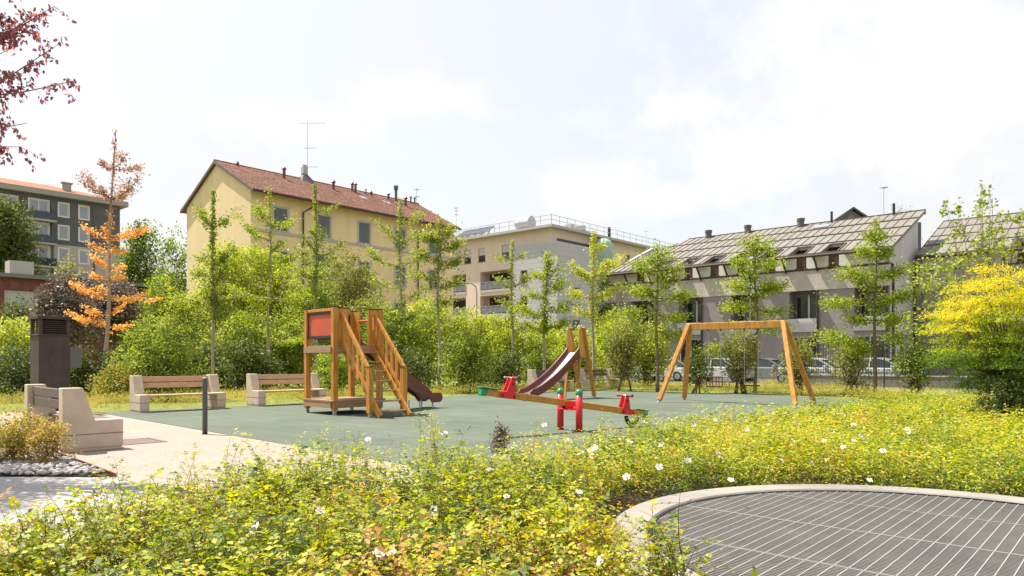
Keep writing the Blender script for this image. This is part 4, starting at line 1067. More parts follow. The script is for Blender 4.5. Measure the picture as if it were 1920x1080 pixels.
# ================================================================ foliage
def unit(a): return a/np.maximum(np.linalg.norm(a, axis=-1, keepdims=True), 1e-9)
SH = {'quad': np.array([(0,0,0),(.5,.38,.06),(1,0,0),(.5,-.38,.06)]),
      'leaf': np.array([(0,0,0),(.28,.27,.05),(.68,.24,.03),(1,0,-.05),(.68,-.24,.03),(.28,-.27,.05)]),
      'fan': np.array([(0,0,0),(.75,.5,.08),(1,.22,0),(.86,0,-.02),(1,-.22,0),(.75,-.5,.08)]),
      'thin': np.array([(0,0,0),(.5,.16,.02),(1,0,-.05),(.5,-.16,.02)]),
      'blade': np.array([(0,.05,0),(.6,.035,.05),(1,0,.15),(.6,-.035,.05),(0,-.05,0)])}
def fol(name, P, D, Nn, S, V, mats, segs=None, parent=None, shape='quad'):
    T = SH[shape]; k = len(T); n = len(P)
    D = unit(D); side = unit(np.cross(D, Nn)); U = np.cross(side, D); S = np.asarray(S).reshape(-1,1,1)
    v = P[:,None,:]+S*(D[:,None,:]*T[None,:,0:1]+side[:,None,:]*T[None,:,1:2]+U[:,None,:]*T[None,:,2:3])
    v = v.reshape(-1,3); var = np.repeat(np.clip(V,0,1), k)
    ls = np.arange(n)*k; lt = np.full(n, k); li = np.arange(n*k); mi = np.zeros(n, int)
    if segs is not None and len(segs[0]):
        a, b, r0, r1 = [np.asarray(s, float) for s in segs]; m = len(a)
        d = unit(b-a); h = np.where(np.abs(d[:,2:3])<.9, np.array([[0,0,1.]]), np.array([[1.,0,0]])); s1 = unit(np.cross(d,h)); s2 = np.cross(d,s1)
        vv = []
        for base, r in ((a,r0),(b,r1)):
            for q in range(3):
                t = 2*math.pi*q/3; vv.append(base+(s1*math.cos(t)+s2*math.sin(t))*r[:,None])
        vv = np.stack(vv,1).reshape(-1,3); o = len(v)+np.arange(m)[:,None]*6
        q = np.array([0,1,4,3, 1,2,5,4, 2,0,3,5])
        li = np.concatenate([li, (o+q[None]).ravel()]); ls = np.concatenate([ls, n*k+np.arange(m*3)*4]); lt = np.concatenate([lt, np.full(m*3,4)])
        mi = np.concatenate([mi, np.ones(m*3,int)]); v = np.concatenate([v,vv]); var = np.concatenate([var, np.zeros(len(vv))])
    me = bpy.data.meshes.new(name); me.vertices.add(len(v)); me.vertices.foreach_set('co', v.astype(np.float32).ravel())
    me.loops.add(len(li)); me.loops.foreach_set('vertex_index', li.astype(np.int32))
    me.polygons.add(len(ls)); me.polygons.foreach_set('loop_start', ls.astype(np.int32)); me.polygons.foreach_set('loop_total', lt.astype(np.int32))
    me.polygons.foreach_set('material_index', mi.astype(np.int32))
    for m_ in mats: me.materials.append(M[m_])
    at_ = me.attributes.new('var','FLOAT','POINT'); at_.data.foreach_set('value', var.astype(np.float32))
    me.update(calc_edges=True)
    o = bpy.data.objects.new(name, me); COL.objects.link(o)
    if parent: o.parent = parent
    return o
def rnd(n, s=1.): return RNG.normal(size=(n,3))*s
def fbm(x, y, s=1., seed=0):
    v = 0; a = 1; rs = np.random.RandomState(seed)
    for k in range(5):
        an = rs.rand()*6.28; ph = rs.rand(3)*6.28; c, sn = math.cos(an), math.sin(an)
        u = (x*c+y*sn)*s; w_ = (-x*sn+y*c)*s
        v = v+a*np.sin(u+ph[0]+1.3*np.sin(w_*.8+ph[1]))*np.cos(w_+ph[2]); a *= .6; s *= 1.9
    return v/2.2
def inpoly(x, y, poly):
    r = np.zeros(len(x), bool); n = len(poly); j = n-1
    for i in range(n):
        xi, yi = poly[i]; xj, yj = poly[j]
        c = ((yi > y) != (yj > y)) & (x < (xj-xi)*(y-yi)/(yj-yi+1e-12)+xi); r ^= c; j = i
    return r
def frustum(x, y, m=.06): return (np.abs(x) < (.72+m)*y+.9)

# ---- sprig templates: a shoot with compound leaves
def sprig(nn=8, length=.34, lf=.026, pairs=2):
    P=[];D=[];Nn=[];S=[];seg=[]
    bend = RNG.uniform(-.4,.4,2); pts=[]
    for i in range(nn+1):
        t=i/nn; pts.append(np.array([bend[0]*t*t*length, bend[1]*t*t*length, length*t]))
    for i in range(nn): seg.append((pts[i],pts[i+1],.0026*(1-i/nn)+.001,.0026*(1-(i+1)/nn)+.0008))
    for i in range(1,nn+1):
        az=i*2.4+RNG.uniform(-.4,.4); el=RNG.uniform(.05,.75); d=np.array([math.cos(az)*math.cos(el),math.sin(az)*math.cos(el),math.sin(el)])
        pl=RNG.uniform(.06,.10)*lf/.026; p0=pts[i]; up=np.array([0,0,1.]); sd=unit(np.cross(d,up)); nr=np.cross(sd,d)+RNG.normal(size=3)*.15
        seg.append((p0,p0+d*pl,.0011,.0006))
        P.append(p0+d*pl);D.append(d-np.array([0,0,.25]));Nn.append(nr);S.append(lf*1.25*RNG.uniform(.8,1.2))
        for k in range(pairs):
            q=p0+d*pl*(.45+.4*k/max(1,pairs-1) if pairs>1 else .6)
            for s in (-1,1):
                P.append(q);D.append(unit(sd*s+d*.55+np.array([0,0,-.1])));Nn.append(nr+RNG.normal(size=3)*.25);S.append(lf*RNG.uniform(.75,1.15))
    return np.array(P),np.array(D),np.array(Nn),np.array(S),seg
def scatter(X, Y, Z, temps, scale, tilt, base, withseg, spread=.16):
    P=[];D=[];Nn=[];S=[];V=[];sa=[];sb=[];r0=[];r1=[]
    n=len(X); ti=RNG.integers(0,len(temps),n); az=RNG.uniform(0,6.283,n); tl=np.abs(RNG.normal(0,tilt,n)); ta=RNG.uniform(0,6.283,n)
    for k,T in enumerate(temps):
        idx=np.where(ti==k)[0]
        if not len(idx): continue
        c,s=np.cos(az[idx]),np.sin(az[idx]); z=np.zeros_like(c); o=z+1
        Rz=np.stack([np.stack([c,-s,z],-1),np.stack([s,c,z],-1),np.stack([z,z,o],-1)],-2)
        ax=np.stack([np.cos(ta[idx]),np.sin(ta[idx]),z],-1); th=tl[idx]; K=np.zeros((len(idx),3,3))
        K[:,0,2]=ax[:,1];K[:,2,0]=-ax[:,1];K[:,1,2]=-ax[:,0];K[:,2,1]=ax[:,0]
        Rt=np.eye(3)[None]+np.sin(th)[:,None,None]*K+(1-np.cos(th))[:,None,None]*(K@K); Rm=Rt@Rz
        sc=scale[idx]; org=np.stack([X[idx],Y[idx],Z[idx]],-1)
        P.append((np.einsum('nij,kj->nki',Rm,T[0])*sc[:,None,None]+org[:,None]).reshape(-1,3))
        D.append(np.einsum('nij,kj->nki',Rm,T[1]).reshape(-1,3)); Nn.append(np.einsum('nij,kj->nki',Rm,T[2]).reshape(-1,3))
        S.append((sc[:,None]*T[3][None]).ravel()); V.append((base[idx][:,None]+RNG.normal(0,spread,(len(idx),len(T[3])))).ravel())
        if withseg:
            for p,q,a,b in T[4]:
                sa.append(np.einsum('nij,j->ni',Rm,p)*sc[:,None]+org); sb.append(np.einsum('nij,j->ni',Rm,q)*sc[:,None]+org); r0.append(sc*a); r1.append(sc*b)
    segs=(np.concatenate(sa),np.concatenate(sb),np.concatenate(r0),np.concatenate(r1)) if sa else None
    return np.concatenate(P),np.concatenate(D),np.concatenate(Nn),np.concatenate(S),np.concatenate(V),segs

# ---------------------------------------------------------------- foreground rose bed
bed_poly=[(-3.3,1.2),(-2.72,3.5),(-2.2,4.6),(-1.85,5.3),(-1.4,5.95),(-.75,6.1),(.9,8.1),(2.5,10.8),(6.1,15.1),(10.2,18.8),(14.5,20.5),(18,20),(18,8),(8,1.2)]
GC=(2.88,4.72)
MC=[]
_rs=np.random.RandomState(5)
for _ in range(1500):
    x_,y_=_rs.uniform(-4,17),_rs.uniform(1,21)
    if abs(x_)<.8*y_+1: MC.append((x_,y_,_rs.uniform(.28,.62),_rs.uniform(.08,.34),_rs.normal(0,.16)))
MC=np.array(MC)
def mounds(x,y):
    h=np.zeros(len(x)); c=np.zeros(len(x))
    for i0 in range(0,len(x),20000):
        xs,ys=x[i0:i0+20000,None],y[i0:i0+20000,None]
        q=1-((xs-MC[:,0])**2+(ys-MC[:,1])**2)/MC[:,2]**2
        hh=np.sqrt(np.clip(q,0,1))*MC[:,3]; k=hh.argmax(1); h[i0:i0+20000]=hh.max(1); c[i0:i0+20000]=MC[k,4]
    return h,c
def bed_height(x,y):
    m_,_=mounds(x,y)
    h=.29-.08*np.clip((x-.2)/2.2,0,1)+m_*(1-.25*np.clip((x-1)/3,0,1))+.10*fbm(x,y,1.1,3)
    g=np.hypot(x-GC[0],y-GC[1])-2.24
    return np.where(x>0.9, np.minimum(h,.28+.55*np.clip(g,0,1)), h)
def bed_sprigs(r0,r1,dens,temps,sc,withseg,shape,name,par=None,mat_='l_rose'):
    xs0,xs1,ys0,ys1=-4,18,1.1,21
    n=int(dens*(xs1-xs0)*(ys1-ys0)); x=RNG.uniform(xs0,xs1,n); y=RNG.uniform(ys0,ys1,n); d=np.hypot(x,y)
    g=np.hypot(x-GC[0],y-GC[1])
    k=(d>=r0)&(d<r1)&inpoly(x,y,bed_poly)&~((y<3.9)&(x>.80))&(g>np.where((x<2.4)&(y>3.7),2.52,2.34))&frustum(x,y); x=x[k];y=y[k]
    keep=(fbm(x,y,4.2,21)>-.62)|(RNG.random(len(x))<.25); x=x[keep];y=y[keep]
    h=bed_height(x,y); z=h-.27*sc*RNG.uniform(.6,1.5,len(x)); z=np.maximum(z,.0)
    base=.47+mounds(x,y)[1]*.7+.15*fbm(x,y,1.5,9)+RNG.normal(0,.15,len(x))-.05*np.clip((x-2)/5,0,1)+np.where(RNG.random(len(x))<.05,.4,0)
    tilt=.55
    P,D,Nn,S,V,segs=scatter(x,y,z,temps,sc*RNG.uniform(.8,1.15,len(x)),tilt,base,withseg)
    return fol(name,P,D,Nn,S,V,[mat_,'stem'],segs,par,shape)
near_t=[sprig(9,.30,RNG.choice([.017,.023,.029]),2) for _ in range(16)]; mid_t=[sprig(6,.30,.028,1) for _ in range(8)]
o=bed_sprigs(0,5.6,330,near_t,1.0,True,'quad','rose_bed_foliage'); tag(o,kind='stuff',label='dense yellow-green shrub roses filling the foreground bed')
o=bed_sprigs(5.6,10.5,300,mid_t,1.05,False,'leaf','rose_bed_foliage'); tag(o,kind='stuff',label='shrub rose foliage behind the round grating')
o=bed_sprigs(10.5,30,36,mid_t,1.45,False,'quad','rose_bed_foliage','','l_cover') if False else bed_sprigs(10.5,30,130,mid_t,1.25,False,'quad','ground_cover_shrubs',None,'l_rose'); tag(o,kind='stuff',label='low yellow-green shrubs reaching back to the swing')
# taller shoots standing above the bed
def shoots():
    n=120; X=[];Y=[]
    while len(X)<n:
        x=RNG.uniform(-3.2,8); y=RNG.uniform(2.4,14)
        if inpoly(np.array([x]),np.array([y]),bed_poly)[0] and not (x>.3 and y<4.6) and math.hypot(x-GC[0],y-GC[1])>2.8 and abs(x)<.75*y: X.append(x);Y.append(y)
    # the edge clumps that stand out against the paving in the photograph
    for px,Yd in ((210,4.3),(325,4.9),(1168,10.3),(1185,10.5),(1200,10.6),(1215,10.7),(1178,10.2),(1205,10.3),(360,5.2),(440,5.5),(500,5.6),(560,5.7),(622,5.9),(635,5.95),(690,6.1),(700,6.15),(800,6.4),(820,6.5),(968,7.6),(975,7.7),(1000,8.4),(1130,9.2),(1190,10.2)):
        for q in range(5): X.append((px-960)/1343*Yd+RNG.normal(0,.06)); Y.append(Yd-.12+RNG.normal(0,.06))
    X=np.array(X);Y=np.array(Y); n=len(X); h=bed_height(X,Y)
    t=[sprig(13,.52,.027,2) for _ in range(6)]
    P,D,Nn,S,V,segs=scatter(X,Y,h-.20,t,RNG.uniform(.5,.85,n),.22,.5+RNG.normal(0,.2,n),True)
    o=fol('rose_shoots',P,D,Nn,S,V,['l_rose','stem'],segs,None,'leaf'); tag(o,kind='stuff',label='tall loose rose shoots standing above the foreground bed')
shoots()
def roses():
    m=MB(); pts=[]
    pix=[(825,818),(835,815),(1090,855),(1115,845),(1110,858),(1160,828),(1180,832),(1108,850),(1062,828),(955,842),(918,888),(950,938),(812,963),(710,1048),(1085,930),(1128,1060),(690,828),(735,1048),(1345,853),(1350,862),(1290,868),(1630,905),(1600,800),(1613,820),(1580,842),(1600,830),(1625,828),(1700,808),(1770,803),(1705,815),(1815,765),(1870,875),(1545,830),(1560,812),(1580,780),(1400,810),(1440,800),(1210,795),(1255,790),(1300,800),(1340,790),(1370,905),(1465,868),(1235,880),(1175,900),(600,965),(480,1000),(1020,800),(1240,838),(1520,872),(1485,830),(1655,850),(1735,830)]
    for px,py in pix:
        # march the pixel ray onto the shrub surface
        for Y in np.arange(2.2,19,.08):
            x=(px-960)/1343*Y; z=1.35-(py-675)/1343*Y
            if z<float(bed_height(np.array([x]),np.array([Y]))[0])+.05: break
        pts.append((x,Y,z+.02))
    for x,y,z in pts:
        s=RNG.uniform(.016,.026)*(1+.05*y); ax=Vector((RNG.normal(0,.5),-.7+RNG.normal(0,.4),.8)).normalized(); e1=ax.cross(Vector((0,0,1))).normalized(); e2=ax.cross(e1); c=Vector((x,y,z))
        for ring,(k,tl,sz) in enumerate(((5,.25,1.),(4,.9,.65))):
            for q in range(k):
                a=2*math.pi*q/k+ring*.5+RNG.uniform(-.15,.15); r_=e1*math.cos(a)+e2*math.sin(a); t_=-e1*math.sin(a)+e2*math.cos(a); d=(r_*math.cos(tl)+ax*math.sin(tl))
                m.add([c,c+d*s*sz*.6+t_*s*.5*sz,c+d*s*sz*1.1+t_*s*.3*sz+ax*s*.1,c+d*s*sz*1.1-t_*s*.3*sz+ax*s*.1,c+d*s*sz*.6-t_*s*.5*sz],[(0,1,2,3,4)])
    o=m.build('white_roses','petal',None,fix=False); tag(o,kind='stuff',label='scattered white rose blooms in the foreground bed')
roses()
sb=MB(); sb.add([(x,y,.02) for x,y in bed_poly],[tuple(range(len(bed_poly)))])
# bed soil follows the bed outline, the concrete ring stands in it
o=sb.build('bed_soil','soil'); o['kind']='structure'

# ---------------------------------------------------------------- planting behind the play surface
def strip_cover():
    n=46000; x=RNG.uniform(-22,16,n); y=RNG.uniform(16,36,n)
    ad=x*.663+y*.749
    poly=back+[(16,24),(16,38),(-22,38),(-22,17.2),(-15.5,18.3)]
    k=inpoly(x,y,poly)&(ad<37.3)&frustum(x,y)
    bx=np.array([p[0] for p in back]); by=np.array([p[1] for p in back])
    # distance to the back edge polyline
    d=np.full(n,1e9)
    bb=[(-22,17.2),(-15.5,18.3)]+back
    for (x0,y0),(x1,y1) in zip(bb,bb[1:]):
        vx,vy=x1-x0,y1-y0; t=np.clip(((x-x0)*vx+(y-y0)*vy)/(vx*vx+vy*vy),0,1); d=np.minimum(d,np.hypot(x-x0-t*vx,y-y0-t*vy))
    band=(d<2.4+.7*fbm(x,y,.8,2))|(x>4.5)&(fbm(x,y,.7,8)>.0)|(x<-8)&(d<5)
    kk=k&band&(RNG.random(n)<.85); X=x[kk];Y=y[kk]
    h=.16+.16*np.clip(.5+fbm(X,Y,1.9,4),0,1)
    base=.5+.26*fbm(X,Y,.9,6)+RNG.normal(0,.13,len(X))
    P,D,Nn,S,V,_=scatter(X,Y,np.maximum(h-.17,0),mid_t,RNG.uniform(.55,.85,len(X))*1.2,.7,base,False)
    o=fol('ground_cover',P,D,Nn,S,V,['l_cover'],None,None,'quad'); tag(o,kind='stuff',label='low yellow-green ground cover edging the play surface')
    kk=k&~band; X=x[kk];Y=y[kk]; rep=5; X=np.repeat(X,rep)+RNG.normal(0,.1,len(X)*rep); Y=np.repeat(Y,rep)+RNG.normal(0,.1,len(Y)*rep); m_=len(X)
    P=np.stack([X,Y,np.full(m_,-.02)],-1); D=rnd(m_,.35)+np.array([0,0,1]); 
    o=fol('lawn_grass',P,D,rnd(m_),RNG.uniform(.06,.13,m_),.5+.3*fbm(X,Y,.6,5)+RNG.normal(0,.2,m_),['l_grass'],None,None,'blade'); tag(o,kind='stuff',label='short bright grass between the shrubs')
strip_cover()
lw=MB(); lw.add([(-30,16.5,-.022),(-15.5,18.2,-.022)]+[(x,y+.05,-.022) for x,y in back[1:-1]]+[(20,18,-.022),(22.3,30,-.022),(-2,51,-.022),(-60,60,-.022)],[tuple(range(2+len(back)-2+4))])
o=lw.build('lawn','lawn_m' if 'lawn_m' in M else groundmat('lawn_green',(.13,.17,.03),(.24,.25,.06),.9,(.09,.12,.02),20)); o['kind']='structure'

# ---------------------------------------------------------------- bushes
def bush(px, wpx, top, Y, label, m_='l_mid', leaf=.085, dens=1., stems=5, shape='quad', open_=0., name='shrub', cat='shrub', base=None, group='shrubs behind the playground', vb=.5, z0=0., dy=None, trunkh=0):
    c=at(px,Y); h=zof(top,Y)-z0; rx=wpx/2/1343*Y; ry=dy if dy else rx*.9
    r=thing(name,label,cat,(c.x,c.y,z0),0,group)
    # lobes
    nl=int(10+RNG.integers(0,5)); P=[];D=[];Nn=[];V=[]
    area=4*math.pi*((rx*ry+rx*h+ry*h)/3)*.6; n=int(area/(leaf*leaf)*3.4*dens)
    bot=max(trunkh, .12*h if open_ else .02*h)
    lobes=[]
    for i in range(nl):
        a=RNG.uniform(0,6.283); u=RNG.uniform(0,1)**.6; lr=RNG.uniform(.30,.46)
        zc=bot+(h-bot)*RNG.uniform(.28,.84); f=math.sqrt(max(.05,1-((zc-bot)/(h-bot)*1.5-.75)**2))
        lobes.append((math.cos(a)*rx*(1-lr)*u*f, math.sin(a)*ry*(1-lr)*u*f, zc, rx*lr, ry*lr, (h-bot)*lr*.7))
    lobes.append((0,0,bot+(h-bot)*.72,rx*.5,ry*.5,(h-bot)*.31)); lobes.append((-rx*.5,0,bot+(h-bot)*.34,rx*.5,ry*.5,(h-bot)*.34)); lobes.append((rx*.5,0,bot+(h-bot)*.34,rx*.5,ry*.5,(h-bot)*.34)); lobes.append((0,-ry*.4,bot+(h-bot)*.35,rx*.55,ry*.5,(h-bot)*.35))
    wts=np.array([l[3]*l[5]+l[3]*l[4] for l in lobes]); wts/=wts.sum()
    per=9; ns=max(20,n//per); li=RNG.choice(len(lobes),ns,p=wts); L_=np.array(lobes)[li]
    nr=unit(rnd(ns)+np.array([0,0,.25])); rr=RNG.uniform(.72,1.12,(ns,1)) if not open_ else RNG.uniform(.35,1.2,(ns,1))
    cen=L_[:,:3]+nr*L_[:,3:6]*rr
    spr=leaf*1.6
    P=(cen[:,None]+nr[:,None]*RNG.uniform(-.6,1.4,(ns,per,1))*spr+RNG.normal(0,.55,(ns,per,3))*spr).reshape(-1,3)
    D=(nr[:,None]*.7+RNG.normal(0,.6,(ns,per,3))).reshape(-1,3); Nn=(np.array([0,0,.9])+nr[:,None]*.5+RNG.normal(0,.45,(ns,per,3))).reshape(-1,3)
    V=(vb+RNG.normal(0,.18,(ns,1))+.14*fbm(cen[:,0]*2,cen[:,2]*2,1.3,int(px))[:,None]+RNG.normal(0,.14,(ns,per))).ravel()
    k=P[:,2]>.03; P=P[k];D=D[k];Nn=Nn[k];V=V[k]
    S=leaf*RNG.uniform(.7,1.3,len(P))
    sa=[];sb_=[];r0=[];r1=[]
    for i in range(60):
        l=lobes[RNG.integers(len(lobes))]; p=np.array([RNG.normal(0,.1),RNG.normal(0,.1),h*.2+trunkh*.6]); q=np.array(l[:3])+rnd(1,.5)[0]*np.array(l[3:6]); q[2]=max(q[2],.3)
        mid=(p+q)/2+rnd(1,.12*rx)[0]
        for a_,b_,ra,rb in ((p,mid,.018,.012),(mid,q,.012,.005)): sa.append(a_);sb_.append(b_);r0.append(ra*min(1,h/2.5)**1.5);r1.append(rb*min(1,h/2.5)**1.5)
    fol('foliage',P,D,Nn,S,V,[m_,'bark'],(sa,sb_,r0,r1),r,shape)
    t=MB()
    for i in range(stems):
        a=RNG.uniform(0,6.28); e=rx*.4*RNG.uniform(.4,1); t.tube([(math.cos(a)*.06*stems,math.sin(a)*.06*stems,-.05),(math.cos(a)*e*.4,math.sin(a)*e*.4,h*.25+trunkh*.5),(math.cos(a)*e,math.sin(a)*e,max(h*.55,trunkh+.2))],[k_*min(1,h/2) for k_ in (.035+.012*h/stems*2,.028+.008*h/stems,.012)],6)
    t.build('stem' if stems>1 else 'trunk','bark',r,smooth=True)
    return r

# ---------------------------------------------------------------- young trees with tiers, branches given where the photo shows them
def tiered(px0, py0, px1, py1, Y, label, br, m_='l_ginkgo', leaf=.10, rad=.13, leader=.3, lden=150, bden=110, name='young_tree', r_tr=.075, shape='fan', bark='bark_pale', group=None, vfun=None, sub=2, extra=0, cat='tree', spread=60):
    b=at(px0,Y); r=thing(name,label,cat,(b.x,b.y,0),0,group); H=zof(py1,Y); dxt=(px1-px0)/1343*Y
    def tp(z): 
        t=z/H; return np.array([dxt*t+.04*math.sin(t*9+px0), .05*math.sin(t*7+px0*2), z])
    t=MB(); n=16; t.tube([tp(H*i/n) for i in range(n+1)],[r_tr*(1-.9*i/n)+.006 for i in range(n+1)],8); 
    brs=[]
    for q in br:
        (ax,ay),(tx,ty)=q[0],q[1]; za=zof(ay,Y); zt=zof(ty,Y); p=tp(za); tip=np.array([(tx-px0)/1343*Y, RNG.normal(0,.35)*abs(tx-ax)/1343*Y, zt]); brs.append((p,tip))
    for i in range(extra):
        f=RNG.uniform(.35,.92); z=H*f; a=RNG.uniform(0,6.28); l=(spread/1343*Y)*(1.15-f)*1.3*RNG.uniform(.6,1.1); p=tp(z); brs.append((p,p+np.array([math.cos(a)*l,math.sin(a)*l,l*RNG.uniform(.15,.6)])))
    P=[];sa=[];sb_=[];r0=[];r1=[]
    def spray(p,q,dens,rd):
        L_=np.linalg.norm(q-p); dens=dens*RNG.uniform(.55,1.35); rd=rd*RNG.uniform(.7,1.5); n=max(4,int(L_*dens)); u=RNG.uniform(.08,1.05,n)**.85; c=p+(q-p)*u[:,None]; c[:,2]-=.12*L_*np.sin(u*3.14)
        P.append(c+RNG.normal(0,1,(n,3))*rd*np.array([1,1,.6]))
    for p,q in brs:
        L_=np.linalg.norm(q-p); m1=p+(q-p)*.5; m1[2]-=.12*L_
        t.tube([p,m1,q],[.012+.012*L_,.009+.007*L_,.004],5); spray(p,q,bden,rad)
        for s in range(sub):
            f=RNG.uniform(.25,.75); st=p+(q-p)*f; st[2]-=.1*L_; a=RNG.choice([-1,1])*RNG.uniform(.5,.9); d=q-p; d2=np.array([d[0]*math.cos(a)-d[1]*math.sin(a),d[0]*math.sin(a)+d[1]*math.cos(a),d[2]])*RNG.uniform(.3,.55); en=st+d2
            t.tube([st,en],[.009,.003],4); spray(st,en,bden,rad)
    zl=H*(1-leader); n=int((H-zl)*lden); z=RNG.uniform(zl,H,n); c=np.array([tp(q) for q in z]); P.append(c+RNG.normal(0,1,(n,3))*rad*.75*(1.15-(z-zl)/(H-zl)*.6)[:,None])
    z=RNG.uniform(H*.42,zl,int(H*lden*.25)); c=np.array([tp(q) for q in z]); P.append(c+RNG.normal(0,1,(len(z),3))*rad*.8)
    t.build('trunk',bark,r,smooth=True)
    P=np.concatenate(P); n=len(P); V=vfun(P,Y) if vfun else .5+.15*fbm(P[:,0]*3,P[:,2]*3,1,2)+RNG.normal(0,.2,n)
    fol('crown',P,rnd(n,.7)+np.array([0,0,.1]),rnd(n,.6)+np.array([0,0,.8]),leaf*RNG.uniform(.7,1.25,n),V,[m_],None,r,shape)
    return r
def ov(P,Y):   # tall tree: orange tiers low, browner leaves at the top (autumn colouring of the leaves themselves)
    z=P[:,2]; zc=zof(400,Y); return np.where(z>zc,.30,.78)+RNG.normal(0,.14,len(P))
tiered(194,742,216,243,26,'tall slender tree with tiers of orange leaves in front of the grey block',
 [((213,318),(180,297)),((215,316),(246,292)),((215,318),(260,308)),((214,374),(147,320)),((214,374),(277,333)),((213,375),(235,352)),((213,374),(190,350)),
  ((208,448),(160,420)),((208,446),(236,428)),((207,444),(266,424)),((206,470),(170,455)),((205,470),(234,466)),((206,455),(196,425)),((203,500),(168,474)),((203,520),(172,513)),((203,518),(238,516)),((203,505),(225,495)),
  ((200,556),(144,530)),((199,555),(282,552)),((200,545),(180,535)),((199,600),(139,588)),((198,592),(162,574)),((198,590),(226,572)),((197,612),(236,607)),((197,612),(180,600)),((197,618),(205,622))],
 'l_orange',.075,.07,.30,70,115,r_tr=.085,vfun=ov,sub=2)
GK='young trees standing among the shrubs'
tiered(400,716,399,358,30,'slim young tree with rounded leaf tufts directly in front of the yellow gable wall',
 [((399,428),(364,384)),((399,428),(439,388)),((399,425),(380,400)),((399,470),(372,488)),((399,500),(440,470)),((399,520),(362,505)),((400,560),(455,545)),((400,560),(350,560)),((400,600),(440,575)),((400,610),(365,590)),((400,540),(425,500)),((400,600),(420,560))],
 'l_ginkgo',.085,.11,.5,240,150,group=GK,sub=2)
tiered(504,704,506,352,32,'slim young tree rising in front of the leftmost window of the yellow building',
 [((506,424),(480,384)),((506,424),(545,402)),((506,452),(440,402)),((505,500),(450,465)),((505,500),(550,480)),((505,470),(530,450)),((505,560),(445,540)),((505,560),(575,545)),((505,600),(455,590)),((505,610),(560,585)),((505,620),(535,600)),((505,580),(470,560)),((505,640),(555,625))],
 'l_lime',.085,.12,.18,130,130,group=GK,sub=2)
tiered(592,690,591,345,34,'slim pale-trunked young tree rising just behind the climbing tower',
 [((591,398),(628,382)),((591,440),(575,425)),((591,482),(547,452)),((591,482),(645,455)),((591,500),(560,480)),((591,500),(625,480)),((591,470),(610,430)),((591,470),(570,440)),((592,520),(550,500)),((592,520),(640,505))],
 'l_ginkgo',.085,.11,.42,210,120,group=GK,sub=2)
tiered(752,690,750,372,34,'young tree with long spreading arms right of the climbing tower stairs',
 [((750,437),(703,414)),((750,420),(792,398)),((750,500),(690,470)),((750,500),(800,465)),((750,470),(770,440)),((750,540),(700,520)),((750,560),(800,535)),((750,590),(715,575)),((750,600),(790,580)),((750,450),(730,440))],
 'l_ginkgo',.085,.13,.28,160,120,group=GK,sub=2)
tiered(823,728,822,408,31,'leafy young tree at the right-hand corner of the yellow building',
 [((822,450),(775,430)),((822,470),(870,445)),((822,490),(785,470)),((822,500),(868,480)),((822,520),(780,510)),((822,540),(860,520)),((822,460),(845,425)),((822,460),(800,430)),((822,600),(790,590)),((822,570),(845,560))],
 'l_ginkgo',.09,.16,.30,180,150,group=GK,sub=3)
tiered(960,700,960,450,34,'thin young tree in front of the loggias of the pink block',
 [((960,488),(925,475)),((960,488),(985,475)),((960,540),(930,520)),((960,540),(990,515)),((960,570),(935,560)),((960,580),(985,560)),((960,610),(925,600)),((960,620),(1000,600))],
 'l_ginkgo',.085,.13,.35,130,120,group=GK,sub=2)
tiered(1018,700,1025,474,33,'feathery young conifer-like tree left of the free-standing slide top',
 [((1022,560),(985,545)),((1022,550),(1060,520)),((1022,590),(975,575)),((1022,585),(1070,565)),((1022,520),(1000,510)),((1022,520),(1045,500)),((1020,620),(985,605)),((1020,615),(1060,600)),((1022,500),(1035,485))],
 'l_lime',.085,.17,.5,320,170,group=GK,sub=3)
tiered(1112,690,1112,434,34,'bright yellow-green young tree in front of the left end of the metal roof',
 [((1112,470),(1130,455)),((1112,520),(1070,494)),((1112,520),(1165,478)),((1112,510),(1140,490)),((1112,560),(1070,545)),((1112,560),(1160,535)),((1112,590),(1080,580)),((1112,600),(1155,585)),((1112,530),(1090,515))],
 'l_lime',.085,.15,.35,230,150,group=GK,sub=3,vfun=lambda P,Y:.8+RNG.normal(0,.15,len(P)))
tiered(1232,722,1232,455,30,'young tree with wide airy crown just left of the swing frame',
 [((1232,520),(1190,490)),((1232,520),(1275,495)),((1232,545),(1180,540)),((1232,560),(1290,545)),((1232,580),(1170,580)),((1232,590),(1285,590)),((1232,610),(1185,615)),((1232,620),(1275,625)),((1232,500),(1250,470)),((1232,500),(1215,475)),((1232,560),(1205,540)),((1232,545),(1262,520))],
 'l_lime',.08,.20,.22,190,190,group=GK,sub=4,bark='bark',vfun=lambda P,Y:.42+RNG.normal(0,.18,len(P)))
tiered(1418,726,1418,440,30,'young tree with layered crown centred behind the swing beam',
 [((1418,500),(1375,480)),((1418,500),(1460,485)),((1418,540),(1365,530)),((1418,545),(1475,525)),((1418,575),(1370,570)),((1418,580),(1470,580)),((1418,600),(1375,610)),((1418,605),(1465,610)),((1418,480),(1400,450)),((1418,480),(1440,455)),((1418,640),(1345,645)),((1418,560),(1440,530)),((1418,530),(1395,505))],
 'l_lime',.08,.20,.22,190,190,group=GK,sub=4,bark='bark',vfun=lambda P,Y:.42+RNG.normal(0,.18,len(P)))
